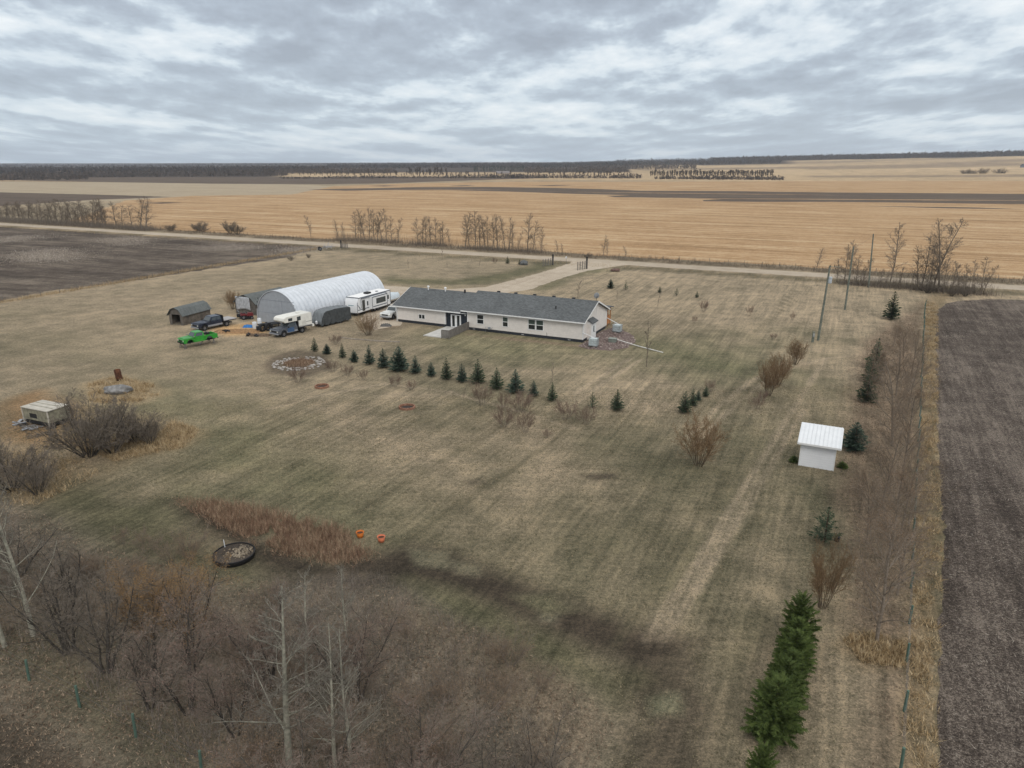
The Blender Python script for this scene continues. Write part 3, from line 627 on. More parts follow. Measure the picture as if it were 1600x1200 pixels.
m_sp = mat('spruce_needles', (.030, .046, .026), .75, col2=(.085, .115, .062), scale=5, spec=.2, rand=.35)
m_spb = mat('blue_spruce_needles', (.035, .056, .040), .75, col2=(.09, .128, .092), scale=5, spec=.2, rand=.3)
m_spg = mat('bright_spruce_needles', (.036, .058, .014), .75, col2=(.105, .138, .038), scale=3.5, spec=.2, rand=.2)
m_sptr = mat('spruce_trunk', (.09, .065, .045), .9, var=.3)
def make_spruce(seed, h, rad, m, whorls=20, per=9, sprays=7, fat=1.0, narrow=1.0, droop=-.12, wild=.0):
    rg = random.Random(seed); V = []; tr = MB()
    tr.tube([(0, 0, -.05), (0, 0, h * .5), (0, 0, h * .97)], [h * .022, h * .014, .008], 6)
    for k in range(whorls):
        t = (k + .5) / whorls; z = h * (.05 + .93 * t ** .95); L0 = rad * (1 - t) ** (.8 * narrow) * (1 if t > .08 else .75) + .03 * h * (1 - t) + .04
        n = max(4, int(per * (1 - .45 * t)))
        a0 = rg.random() * 6.28
        for j in range(n):
            az = a0 + 6.28 * (j + rg.uniform(-.3, .3)) / n; L = L0 * rg.uniform(.68 - wild, 1.18 + wild)
            up0 = droop + .55 * t + rg.gauss(0, .08 + wild * .5); zb = z + rg.gauss(0, h * .012)
            d = Vector((math.cos(az), math.sin(az), up0)).normalized(); side = Vector((-math.sin(az), math.cos(az), 0))
            base = Vector((0, 0, zb))
            ns = max(3, int(sprays * (L / rad) + 2))
            for q in range(ns):
                f = (q + .6) / ns; c = base + d * L * f + Vector((0, 0, .12 * L * f * f))
                wl = L * .38 * (1 - f * .65) * fat + .03
                for sg in (-1, 1):
                    tip = c + side * sg * wl * rg.uniform(.7, 1.2) + d * wl * rg.uniform(.5, 1.0) + Vector((0, 0, rg.uniform(-.25, .12) * wl))
                    b2 = c + d * wl * .38 * rg.uniform(.7, 1.3) + Vector((0, 0, rg.uniform(-.1, .1) * wl))
                    b1 = c - d * wl * .15 + Vector((0, 0, rg.uniform(-.28, .0) * wl))
                    V += [b1, b2, tip]
            tip = base + d * L * 1.04 + Vector((0, 0, .14 * L)); c = base + d * L * .72 + Vector((0, 0, .07 * L)); wv = .07 * L * fat + .02
            V += [c + side * wv, c - side * wv, tip]; V += [c + Vector((0, 0, wv)), c - Vector((0, 0, wv)), tip]
    for j in range(5):
        a = j * 1.26; V += [Vector((0, 0, h * .93)), Vector((math.cos(a) * .05 * h ** .5, math.sin(a) * .05 * h ** .5, h * .955)), Vector((0, 0, h))]
    root = bpy.data.objects.new('spruce', None); COL.objects.link(root)
    tr.build('trunk', m_sptr, root); np_mesh('crown', np.array([tuple(v) for v in V]), np.arange(len(V)).reshape(-1, 3), m, root)
    return root
SPH = {0: 2.5, 1: 2.5, 2: 2.5, 3: 4.0, 4: 3.5, 5: 2.5}
def place_spruce(var, xy, h, label, group=None, wide=1.0):
    key = ('spruce', var)
    if key not in PROTO:
        if var == 0: o = make_spruce(1, 2.5, .80, m_spb, 18, 9, 6)
        elif var == 1: o = make_spruce(2, 2.5, .72, m_sp, 17, 8, 6)
        elif var == 2: o = make_spruce(3, 2.5, .95, m_spb, 20, 10, 7)
        elif var == 3: o = make_spruce(4, 4.0, 1.15, m_sp, 24, 9, 8, fat=.9)
        elif var == 4: o = make_spruce(5, 3.5, 1.45, m_spg, 34, 14, 14, fat=.66, narrow=.62, wild=.34)
        else: o = make_spruce(6, 2.5, .85, m_sp, 10, 5, 6, fat=.8, droop=.05)
        PROTO[key] = o
    else: o = copy_tree(PROTO[key])
    for k in ('label', 'category', 'group'):
        if k in o: del o[k]
    s_ = h / SPH[var]; o.location = (xy[0], xy[1], 0); o.scale = (s_ * wide, s_ * wide, s_); o.rotation_euler = (0, 0, R.uniform(0, 6.28))
    return tag(o, label, 'spruce', group)

# the long row of young spruces before the house: base x, base y, top y, kind, width
row = [(492, 549, 527.5, 1, .9), (511, 553, 537, 2, 1.15), (535.5, 559, 537, 1, .9), (553.5, 565.5, 547, 2, 1.0), (577.5, 569, 539.5, 0, .9), (599.5, 574, 545, 0, 1.1), (624, 579, 541.5, 2, 1.15), (649.5, 583, 556, 0, 1.0), (674, 587.5, 566, 0, 1.1), (698, 592.5, 559.5, 1, .95), (722, 596.5, 568.5, 0, 1.0), (747, 598, 562, 1, 1.15), (776.3, 607.3, 575, 1, 1.15), (805.6, 613.4, 577.5, 0, 1.1), (833.7, 618.5, 595, 0, 1.05), (863, 626, 598, 1, .95), (925.6, 637.5, 612.5, 5, .9), (964, 640.8, 609, 1, 1.1)]
for i, (x, y, yt, k, wd) in enumerate(row):
    pt = gp(x, y); look = {0: 'blue-green young spruce', 1: 'dark green young spruce', 2: 'broad blue-green young spruce', 5: 'thin young spruce with a bare stem'}[k]
    place_spruce(k, pt, ht(x, y, yt) * 1.03, f'{look}, {ORD[i]} from the left in the long lawn row', 'young spruces in a long row across the lawn', wd)
for i, (x, y, yt, k, wd) in enumerate([(1069.4, 644.5, 612.5, 1, 1.1), (1082, 634, 608, 1, 1), (1090.6, 625.5, 610, 0, 1), (1102.5, 619.7, 603, 1, 1.1)]):
    place_spruce(k, gp(x, y), ht(x, y, yt) * 1.04, f'small dark spruce, {ORD[i]} from the front in the short diagonal row of four', 'short diagonal row of four small spruces', wd)
for i, (x, y, yt, k, lab) in enumerate([(953.8, 451, 436, 2, 'broad little spruce standing behind the satellite dish'), (977.4, 453.6, 439.4, 5, 'sparse little spruce second from the left behind the house'),
    (1030.6, 457.5, 447, 1, 'tiny bright spruce just above a bare sapling behind the house'), (1057, 462.5, 450, 5, 'lopsided little spruce fourth from the left behind the house'), (1088.8, 465.2, 454.7, 1, 'tiny spruce furthest right of the scattered ones behind the house'),
    (793, 412, 401, 1, 'thin young spruce by the road left of the drive gate'), (811.6, 413.4, 405.6, 1, 'tiny spruce right beside the grey boulder near the gate'),
    (1392, 498.7, 456.6, 3, 'tall dark spruce standing alone on the far right lawn'), (1366.5, 577, 530, 3, 'tall narrow spruce beside the bare thicket on the right'), (1360, 597, 553, 1, 'dark spruce tucked in behind two others beside the right thicket'),
    (1353, 628, 580, 3, 'dark ragged spruce nearest the camera beside the right thicket'), (1333.7, 703, 661, 2, 'broad spruce standing right behind the white well shed'), (1288, 847, 794, 5, 'sparse open spruce with bare gaps between the shed and fence')]):
    wd = {7: 1.0, 11: 1.15, 12: 1.3}.get(i, 1.0); place_spruce(k, gp(x, y), ht(x, y, yt) * 1.05, lab, None, wd)
for i, (x, y, h, wd) in enumerate([(1245, 1000, 2.8, .70), (1241, 1024, 2.2, .84), (1238, 1050, 2.4, .80), (1232, 1074, 2.1, .9), (1225, 1098, 2.4, .82), (1214, 1120, 2.2, .95), (1205, 1150, 3.0, .82), (1186, 1236, 2.3, .6)]):
    place_spruce(4, gp(x, y), h, f'dense bright green spruce, {ORD[i]} from the far end of the nearest tight row', 'dense bright green spruces in a tight row at lower right', wd)

# ---- willow and red-twig bushes on the lawn
for x, y, yt, lab, kd, wd in [(1092, 727, 653, 'large orange-tipped willow bush alone on the lawn left of the white shed', 'willow', .98), (576, 524, 490, 'wide orange-tipped willow bush near the left end of the house', 'willow', 1.1),
    (465.5, 597.5, 571, 'reddish bush standing just in front of the stone circle', 'redbush', 1.1), (519.5, 581, 563, 'grey-brown bush right of the stone circle', 'redbush', 1.2), (543.8, 587, 570, 'low brown bush second right of the stone circle', 'redbush', 1.1), (567.5, 593.8, 578, 'low grey bush third right of the stone circle', 'redbush', .9),
    (617, 604.5, 585, 'low spreading bare bush in front of the seventh row spruce', 'redbush', 1.0), (642.5, 609.5, 595, 'small bare bush left of several twiggy saplings on the lawn', 'redbush', 1.1),
    (753, 634, 600, 'tall bare round-headed bush in front of the long spruce row', 'redbush', .85), (786, 637, 613, 'narrow dark-stemmed bush in front of the thirteenth row spruce', 'redbush', .7), (787, 668, 634, 'front bare bush of the lawn group, left of two', 'redbush', 1.0), (821, 676, 642, 'front bare bush of the lawn group, right of two', 'redbush', .85),
    (814, 644, 612, 'broad reddish bush right in front of the fourteenth row spruce', 'redbush', 1.25), (883, 656, 626, 'orange-brown bush in front of the sixteenth row spruce', 'redbush', 1.1), (915.6, 663.5, 637, 'reddish-grey bush right of the orange-brown one', 'redbush', 1.0), (854.7, 684, 670, 'tiny reddish bush nearest the camera in the lawn group', 'redbush', 1.0),
    (1109, 612, 593, 'small orange bush behind the row of four little spruces', 'redbush', .8), (1242, 569.5, 532, 'willow bush at the far end of the right hedge line', 'willow', .85), (1216, 602, 556, 'tall willow bush in the middle of the right hedge line', 'willow', .85), (1200.7, 618.5, 564, 'tall thin willow bush nearest the camera in the right hedge line', 'willow', .75),
    (1181.7, 639, 620, 'small reddish bush below the right hedge line of willows', 'redbush', 1.0), (1192, 627, 610, 'small dark bush beside the right hedge line of willows', 'redbush', .9), (364, 483, 455, 'yellow-green willow bush at the corner of the collapsed grey shed', 'willow', .9), (525, 538, 523, 'low grey bush beside the drive below the covered trailer', 'redbush', 1.3),
    (1285, 949, 850, 'bare bush with reddish tips by the bright green spruce row', 'willow', .62), (1084.9, 504.6, 493, 'small dark bush on the lawn right behind the house', 'redbush', .7), (1100, 487.5, 469, 'upright bare bush in the middle of the back lawn', 'redbush', .8), (1171, 494, 477, 'narrow bare bush on the back lawn right of centre', 'redbush', .6),
    (1238, 501, 487, 'narrow bare bush on the back lawn nearest the leaning pole', 'redbush', .6), (1208, 529.5, 521, 'tiny brown bush on the lawn left of the leaning pole', 'redbush', 1.3), (772.8, 411.5, 402.5, 'small round reddish bush by the road left of the gate', 'redbush', 1.2), (854, 471, 466, 'low brown bush', 'redbush', 1)][:-1]:
    place(kd, R.randint(0, 2), gp(x, y), ht(x, y, yt) * 1.04, lab, 'bush', None, wd)
# ---- saplings
sap = [(670.5, 615, 601, 'slim'), (697.5, 620.8, 611, 'tiny'), (724.5, 626, 606, 'slim'), (862.5, 597, 567, 'pale'), (1010, 573, 504, 'tall'), (902.5, 466, 439, 'slim'), (964, 472, 455, 'slim'), (1027.5, 479, 458, 'slim'),
       (638, 419.5, 405, 'slim'), (691, 405.8, 389, 'slim'), (698.8, 418.5, 409, 'tiny'), (749, 417, 405.5, 'slim'), (719.8, 440.5, 433.5, 'tiny'), (622, 401, 396, 'tiny'), (655, 404, 398, 'tiny'), (666, 405, 400, 'tiny'), (677, 406, 400, 'tiny'), (709, 407.5, 402, 'tiny'), (737, 409, 403.5, 'tiny'),
       (947.5, 428, 420, 'tiny'), (911, 441, 435, 'tiny'), (919, 437.5, 432, 'tiny'), (926, 435.5, 429.5, 'tiny'), (1006.5, 427.5, 423.5, 'tiny'), (1023.6, 429, 425, 'tiny'), (1056, 432, 428, 'tiny'), (1091, 434.5, 430, 'tiny'), (1109, 436, 431, 'tiny'), (982, 512, 505.5, 'tiny'), (1173.5, 516.5, 510, 'tiny')]
place_names = ['in the bush group below the sixth row spruce', 'below the tenth row spruce', 'below the eleventh row spruce', 'behind the sixteenth row spruce', 'in front of the white drain pipe, right of the house', 'right behind the ridge of the house', 'just behind the satellite dish', 'below a tiny bright spruce behind the house',
  'alone on the lawn behind the arched building', 'by the road, tallest left of the gate', 'just below the tallest roadside sapling', 'on the lawn below the reddish roadside bush', 'alone between the drive and the arched building']
for i, (x, y, yt, kd) in enumerate(sap):
    if i < len(place_names): lab = f'{kd} bare sapling {place_names[i]}'
    elif i < 19: lab = f'tiny bare sapling, {ORD[i - 13]} from the left along the road left of the gate'
    elif i < 28: lab = f'tiny bare sapling, {ORD[i - 19]} of those scattered near the road right of the drive'
    elif i == 28: lab = 'tiny bare sapling beside the white tank at the far house corner'
    else: lab = 'tiny bare sapling on the back lawn above the ruts'
    place('sapling', i % 3, gp(x, y), ht(x, y, yt) * 1.05, lab, 'sapling', None, .8 if kd == 'tall' else 1.1)

# ---- trees along the road
G1 = 'bare trees in a row along the far side of the road'
left_row = [(2, 343, 318), (11, 344, 316), (20, 345, 319), (30, 345, 315), (40, 346, 317), (50, 346.5, 318), (58, 347, 315), (67, 348, 312), (75, 349, 311), (82, 349.5, 313), (89, 350, 311), (97, 350.5, 312), (106, 351, 315), (114, 351.5, 311), (121, 352, 314), (129, 352.5, 313), (137, 353, 316), (145, 353, 311), (153, 353.5, 311), (160, 354, 310), (167, 354.5, 314), (182, 356, 315), (190, 356.5, 321), (207, 358, 321), (221, 358.5, 308), (229, 359, 312)]
for i, (x, y, yt) in enumerate(left_row):
    place('roadtree', i % 4, gp(x, y), ht(x, y, yt) * 1.02, f'bare grey roadside tree, {ORD[i]} from the left edge in the far left row', 'tree', G1, 1.6)
for i in range(24):
    x = 3 + i * 7.1 + R.uniform(-2, 2); y = 342 + x * .068; place('roadtree', i % 4, gp(x, y), R.uniform(5.5, 8.5), f'shorter bare tree, {ORD[i]} from the left in the back rank of the far left row', 'tree', 'shorter back rank of the far left roadside row', 1.7)
mid = [(486, 370, 336), (529, 375, 343), (537, 376, 347), (556, 375, 331), (563, 375.5, 333), (570, 376, 327), (577, 376.5, 325), (585, 376.5, 328), (590, 377, 327), (597, 377, 336), (604, 377.5, 332), (612, 378, 338), (622, 379, 341), (653, 382, 341), (660, 382.5, 340), (666, 383, 338), (673, 383.5, 339), (681, 384, 340), (688, 384.5, 350), (693, 384.5, 346), (702, 384, 356), (727, 387, 332), (734, 388, 336), (742, 388.5, 330), (750, 389, 337), (758, 389, 336), (763, 389.5, 337), (770, 390, 341), (777, 390, 334), (789, 391, 338), (795, 391.5, 340), (800, 392, 352), (810, 392.5, 362), (824, 393, 334), (832, 393.5, 345), (846, 395, 354), (871, 397, 375), (879, 397.5, 380), (942, 400, 367), (948, 401, 374), (978, 404, 384), (1275, 422.5, 387)]
for i, (x, y, yt) in enumerate(mid):
    place('roadtree', i % 4, gp(x, y), ht(x, y, yt) * 1.02, f'bare grey roadside tree, {ORD[i]} from the left behind the house and drive', 'tree', G1, R.uniform(.95, 1.25))
rt = [(1307, 441, 405), (1318, 444, 382), (1326, 445, 377), (1336, 446, 399), (1346, 447, 402), (1373, 449, 420), (1381, 450, 423), (1391, 440, 349), (1404, 451, 415), (1432, 452, 385), (1439, 453, 369), (1449, 456, 380), (1457, 456, 343), (1466, 458, 345), (1474, 459, 400), (1487, 460, 410), (1497, 461, 408), (1507, 461.5, 412), (1517, 462, 407), (1530, 461, 402), (1536, 460, 414)]
for i, (x, y, yt) in enumerate(rt):
    place('roadtree', i % 4, gp(x, y), ht(x, y, yt) * 1.02, f'bare grey roadside tree, {ORD[i]} from the left beyond the utility poles', 'tree', 'bare trees in the corner by the road beyond the poles', 1.1)
for i, (x, y, yt, w_) in enumerate([(313, 361, 346, 1.6), (318, 362, 353, 1.8), (268, 361, 350, 1.8), (360, 365, 344, 1.1), (371, 366.5, 350, 1.3), (308, 361, 352, 1.2), (919, 402, 396, 2.2), (455, 407, 399, 1.2), (482, 403, 396, 1.2), (1540, 268, 262, 1.6), (1535, 274, 262, 1.3), (1562, 274, 262, 1.6), (1509, 274, 264, 1.6), (1519, 274, 265, 1.4), (1487, 463, 448, 1.2), (1508, 463, 446, 1.4), (1449, 458, 435, 1.4)]):
    side = ['round dark bush beside the road on the left', 'low dark bush leaning right of the round roadside one', 'low brown bush at the end of the far left tree row', 'thin grey bush by the road above the ploughed field', 'brown bush by the road above the ploughed field tip', 'small bush just left of the round roadside one', 'low brush pile beside the road opposite the drive', 'brown bush on the edge of the left ploughed field', 'small brown bush at the tip of the left ploughed field'][i] if i < 9 else (f'distant bare bush, {ORD[i - 9]} of those beyond the golden field at right' if i < 14 else f'dark low bush, {ORD[i - 14]} of those under the corner trees by the road')
    place('darkbush', i % 2, gp(x, y), max(.8, ht(x, y, yt)), side, 'bush', None, w_)

for (x, y, h, wd, lab) in ((1240, 722, .55, 1.5, 'low dark green shrub against the left side of the white shed'), (1316, 731, .5, 1.8, 'low dark green shrub at the right front corner of the white shed')):
    place_spruce(4, gp(x, y), h, lab, None, wd)['category'] = 'shrub'
# ---- belt of bare trees inside the right fence
belt = [(1370, 1003, 797, 1.05), (1394, 697, 545, 1.0), (1400, 618, 528, 1.0), (1412, 560, 508, 1.05), (1418, 640, 545, .9), (1410, 740, 600, .9), (1378, 790, 655, .9), (1408, 830, 690, .85), (1385, 890, 725, .9), (1402, 930, 760, .8), (1424, 585, 515, .9), (1395, 545, 505, .9), (1355, 850, 730, .7)]
for i, (x, y, yt, wd) in enumerate(sorted(belt, key=lambda q: -q[1])):
    lab = ['nearest tall bare tree inside the right fence, yellow grass at its foot'] + [None] * 20
    place('bigbare', i % 4, gp(x, y), ht(x, y, yt) * 1.0, lab[i] or f'leaf-specked bare tree, {ORD[i]} from the camera in the belt inside the right fence', 'tree', 'belt of bare trees inside the right fence', wd * 1.0)
# ---- thicket at lower left
th = [('poplar', 452, 1203, 8.9, 1.15, 'tall pale poplar with a straight trunk at bottom centre-left'), ('poplar', 524, 1206, 7.6, .8, 'slim pale poplar just right of the tallest one at the bottom'), ('poplar', 551, 1212, 7.4, .8, 'leaning slim poplar furthest right of three at the bottom'),
      ('poplar', 52, 993, 9.8, .9, 'tall pale poplar near the left edge above the green posts'), ('poplar', 8, 1010, 9.0, .9, 'pale poplar at the very left edge'),
      ('multistem', 106, 1018, 5.2, 1.1, 'dark many-stemmed tree beside the pale poplar at the left edge'), ('multistem', 168, 1048, 6.0, 1.15, 'dark many-stemmed tree between two others above the green posts'), ('multired', 296, 1112, 5.6, 1.05, 'dark tree with several thick stems from one foot'),
      ('orangetop', 235, 1010, 5.0, .8, 'small tree with orange catkins left of the round tank'), ('orangetop', 300, 1025, 5.6, .7, 'small tree with orange catkins directly below the round tank'), ('multired', 368, 1148, 4.6, .9, 'leaning dark tree beside the pale poplar'),
      ('multired', 420, 1060, 5.0, 1.1, 'reddish-budded tree behind the tallest pale poplar'), ('multired', 560, 1090, 5.0, 1.0, 'reddish-budded tree behind the slim poplars'), ('poplar', 480, 1080, 6.5, .9, 'grey slender tree behind the tallest pale poplar'), ('poplar', 545, 1030, 5.5, .9, 'small grey tree at the foot of the rusty reeds'),
      ('multistem', 30, 900, 4.6, 1.2, 'dark many-stemmed tree at the left edge above the thicket'), ('multistem', 110, 930, 3.8, 1.1, 'low dark tree behind the pale poplar at left'), ('multistem', 235, 1105, 4.5, .8, 'thin dark tree between the two main dark trees'),
      ('multistem', 775, 1295, 5.0, .8, 'dark treetop rising from below the bottom edge, left one'), ('multistem', 838, 1275, 4.8, .8, 'dark treetop rising from below the bottom edge, right one'), ('multired', 655, 1290, 5.2, 1.1, 'reddish treetop rising from below the bottom edge'), ('multired', 480, 1300, 4.6, 1.1, 'twiggy treetop below the tall pale poplar')]
for i, (kd, x, y, h, wd, lab) in enumerate(th): place(kd, i % (3 if kd != 'orangetop' else 2), gp(x, y), h, lab, 'tree', 'bare trees of the thicket at lower left', wd)
# low brush between them
G3 = 'low reddish brush of the thicket at lower left'
n = 0
for i in range(42):
    x, y = R.uniform(330, 900), R.uniform(930, 1240)
    if sdf(np.array([x * 1.0]), np.array([y * 1.0]), [(330, 980), (420, 930), (600, 935), (760, 1010), (860, 1090), (850, 1250), (330, 1250)])[0] < 0: continue
    o = place('brush', i % 3, gp(x, y), R.uniform(1.2, 2.4), 'low twiggy brush with reddish-brown buds on the thicket floor', 'bush', G3, R.uniform(.9, 1.3)); n += 1
for i in range(22):
    x, y = R.uniform(-40, 330), R.uniform(850, 1010)
    place('brush', i % 3, gp(x, y), R.uniform(1.0, 2.2), 'low grey twiggy brush among the dark trees at the left edge', 'bush', 'low grey brush among the dark trees on the left', 1.2)
for i, (x, y, yt, wd, lab) in enumerate([(140, 712, 622, 1.2, 'large dark bare bush beside the old camper shell'), (175, 708, 640, 1.1, 'dark bare bush between the large one and the dense one'), (212, 690, 640, 1.3, 'dense blackish bush at the right end of the left clump'), (235, 694, 655, 1.0, 'low dark bush at the far right of the left clump'),
    (20, 765, 690, 1.3, 'large dark bare bush at the left edge'), (60, 772, 712, 1.0, 'bare bush just right of the large one at the left edge'), (-12, 740, 690, 1.0, 'dark bush cut off by the left edge')]):
    place('darkbush', i % 3, gp(x, y), ht(x, y, yt) * 1.0, lab, 'bush', 'dark bare bushes by the old camper shell', wd)

# ---- woods on the horizon
def wood(name, segs, n, hr, wr, m, label, seed):
    """trees as uneven heaps of twiggy faces, spread over strips (bearing degrees, distance)"""
    rg = np.random.default_rng(seed); V = []
    for (a0, a1, d0, d1, cnt) in segs:
        az = np.radians(rg.uniform(a0, a1, cnt)); d = rg.uniform(d0, d1, cnt)
        x, y = d * np.sin(az), d * np.cos(az); z = hill(x, y)
        hh = hr[0] + (hr[1] - hr[0]) * rg.random(cnt) ** 1.3 + (vnoise(x, y, 160, seed, 2) - .5) * 5; ww = hh * rg.uniform(wr[0], wr[1], cnt)
        for k in range(n):
            t = (k + rg.random(cnt)) / n; r_ = ww * np.sqrt(np.clip(1 - (t * 1.05 - .35) ** 2 * 2.0, .03, 1)) * (0.55 if n > 12 else .8)
            a = rg.random(cnt) * 6.283; rr = r_ * np.sqrt(rg.random(cnt))
            cx, cy, cz = x + np.cos(a) * rr, y + np.sin(a) * rr, z + hh * t * .95
            s_ = ww * .42
            P = []
            for q in range(3): P.append(np.stack([cx + rg.normal(0, .6, cnt) * s_, cy + rg.normal(0, .6, cnt) * s_, cz + rg.normal(0, .9, cnt) * s_], 1))
            V.append(np.stack(P, 1).reshape(-1, 3))
    V = np.concatenate(V); o = np_mesh(name, V, np.arange(len(V)).reshape(-1, 3), m); tag(o, label, 'woods', kind='stuff'); return o
m_wd = mat('distant_twigs', (.036, .030, .029), .95, col2=(.075, .063, .058), scale=.03, spec=.05)
m_wd2 = mat('distant_twigs_grey', (.055, .046, .042), .95, col2=(.12, .10, .088), scale=.05, spec=.05)
m_wsp = mat('distant_spruce', (.016, .026, .02), .95, col2=(.035, .05, .038), scale=.05, spec=.05)
wood('far_woods', [(-44, -14, 1700, 2500, 6500), (-14, 6, 2300, 3200, 4500), (6, 20, 2500, 3400, 4200), (-44, 10, 3900, 5200, 5000)], 9, (5, 11), (.35, .6), m_wd, 'dark woods along the left and middle of the horizon', 31)
wood('hill_woods', [(15, 44, 3100, 3900, 9500), (8, 44, 3900, 5200, 4000)], 9, (10, 18), (.3, .5), m_wd, 'dark woods on the low hill along the right of the horizon', 35)
wood('near_woods', [(-44, -30, 1150, 1350, 1300), (-30, -17, 1300, 1500, 900), (-17, -9, 1500, 1700, 700), (1, 9, 1500, 1800, 700), (5, 14, 1900, 2300, 700)], 12, (4, 11), (.3, .5), m_wd2, 'nearer brown woods beyond the dark field on the left', 32)
wood('spruce_woods', [(-3, 1.2, 1700, 1900, 260), (-10, -8.6, 2100, 2250, 30), (-30, -16, 2300, 2500, 160), (1.5, 12, 2300, 2500, 220), (24, 40, 3000, 3100, 160)], 12, (11, 16), (.14, .2), m_wsp, 'dark spruces showing in the horizon woods behind the house', 33)
wood('hedgerow_brush', [(-17.5, 10, 1085, 1135, 1500), (11, 20.3, 1040, 1090, 700)], 7, (1.5, 5), (.5, .9), m_wd2, 'low brush under the distant hedgerow and shelter belt', 34)
# shelter belts: one tree, many copies
def far_tree(seed, m):
    rg = random.Random(seed); V = []
    tr = MB(); tr.tube([(0, 0, 0), (0, 0, 5)], [.25, .1], 4)
    for k in range(46):
        a = rg.random() * 6.28; t = rg.random() ** .8; r_ = 1.7 * (1 - (t * 1.5 - .8) ** 2 * .7) * math.sqrt(rg.random()); b = Vector((0, 0, 1.0 + 6 * t)); e = Vector((math.cos(a) * r_, math.sin(a) * r_, 2.4 + 7.4 * t))
        sd = Vector((-math.sin(a), math.cos(a), 0)) * .16; V += [b + sd, b - sd, e]
        for _ in range(2):
            q = b.lerp(e, rg.uniform(.5, 1)); V += [q, q + Vector((rg.gauss(0, .3), rg.gauss(0, .3), .9)), q + Vector((rg.gauss(0, .5), rg.gauss(0, .5), .5))]
    o = np_mesh('bare_tree', np.array([tuple(v) for v in V]), np.arange(len(V)).reshape(-1, 3), m); return o
ft = [far_tree(s_, m_wd2) for s_ in (1, 2, 3)]; used = set()
def belt_trees(x0, x1, y0, y1, n, hh, label, group):
    for i in range(n):
        x = x0 + (x1 - x0) * (i + R.uniform(-.4, .4)) / n; y = y0 + (y1 - y0) * (i / n) + R.uniform(-.35, .35)
        k = R.randrange(3); o = ft[k] if k not in used else ft[k].copy()
        if k in used: COL.objects.link(o)
        used.add(k); p_ = gp(x, y); s_ = R.uniform(*hh) / 9.5; o.location = (p_[0], p_[1], float(hill(*p_))); o.scale = (s_ * 1.25, s_ * 1.25, s_); o.rotation_euler = (0, 0, R.uniform(0, 6))
        tag(o, label, 'tree', group)
belt_trees(1017, 1208, 276.5, 277.2, 78, (8, 11.5), 'small bare tree in the distant shelter belt right of centre', 'distant shelter belt of bare trees right of centre')
belt_trees(470, 1000, 275.2, 276.6, 105, (4, 9.5), 'small bare tree in the distant hedgerow behind the dark field', 'distant hedgerow of bare trees behind the dark field')
belt_trees(640, 700, 275.2, 275.4, 14, (10, 15), 'rounded bare tree in the clump of the distant hedgerow', 'clump of taller trees in the distant hedgerow')
#---PART4---
# ------------------------------------------------------------------ buildings
GA = GRID
def clap(name, col, pitch=.13, axis='Z', rough=.55, amt=.2, var=.04, metal=0.0, spec=.3, wear=0.0, wearcol=(.2, .18, .16), rmod=1.0):
    """painted boards or ribbed metal: ridges as bump, colour nearly even"""
    m = bpy.data.materials.new(name); m.use_nodes = True; t = m.node_tree; p = t.nodes['Principled BSDF']
    p.inputs['Roughness'].default_value = rough; p.inputs['Metallic'].default_value = metal; p.inputs['Specular IOR Level'].default_value = spec
    tc = N(t, 'ShaderNodeTexCoord'); sx = N(t, 'ShaderNodeSeparateXYZ'); t.links.new(tc.outputs['Object'], sx.inputs[0])
    c_ = mathn(t, 'FRACT', mathn(t, 'DIVIDE', sx.outputs['XYZ'.index(axis)], pitch))
    nz = N(t, 'ShaderNodeTexNoise', i_Scale=1.7, i_Detail=5.0, i_Roughness=.65); t.links.new(tc.outputs['Object'], nz.inputs['Vector'])
    lo = tuple(c * (1 - var * 2) for c in col); hi = tuple(min(1, c * (1 + var)) for c in col)
    c = ramp(t, nz.outputs[0], [(.35, lo), (.65, hi)])
    seam = mathn(t, 'LESS_THAN', c_, .10)
    c = mixc(t, mathn(t, 'MULTIPLY', seam, .22), c, tuple(q * .55 for q in col))
    if wear:
        n2 = N(t, 'ShaderNodeTexNoise', i_Scale=3.0, i_Detail=6.0, i_Roughness=.7); t.links.new(tc.outputs['Object'], n2.inputs['Vector'])
        c = mixc(t, mathn(t, 'MULTIPLY', ramp(t, n2.outputs[0], [(.5, 0.0), (.62, 1.0)]), wear), c, wearcol)
    t.links.new(c, p.inputs['Base Color'])
    b = N(t, 'ShaderNodeBump', i_Strength=amt, i_Distance=.03); t.links.new(c_, b.inputs['Height']); t.links.new(b.outputs[0], p.inputs['Normal'])
    return m
m_siding = clap('pink_white_siding', (.72, .675, .63), .26)
m_trim = mat('white_trim', (.74, .74, .73), .45, .04)
m_skirt = mat('dark_skirting', (.030, .033, .040), .7, .15)
m_navy = clap('navy_siding', (.018, .024, .034), .2, rough=.5)
m_glass = mat('window_glass', (.02, .024, .026), .08, .05, spec=.6)
m_screen = mat('window_screen', (.055, .075, .062), .5, .05)
m_black = mat('black_metal', (.018, .018, .02), .5, .1)
m_conc = mat('concrete', (.50, .485, .455), .85, .10, 1.5)
m_woodg = clap('weathered_boards', (.17, .155, .14), .14, 'X', var=.15, rough=.9)
m_cedar = clap('cedar_boards', (.42, .19, .075), .14, 'X', var=.15, rough=.7)
m_shing = bpy.data.materials.new('asphalt_shingles'); m_shing.use_nodes = True
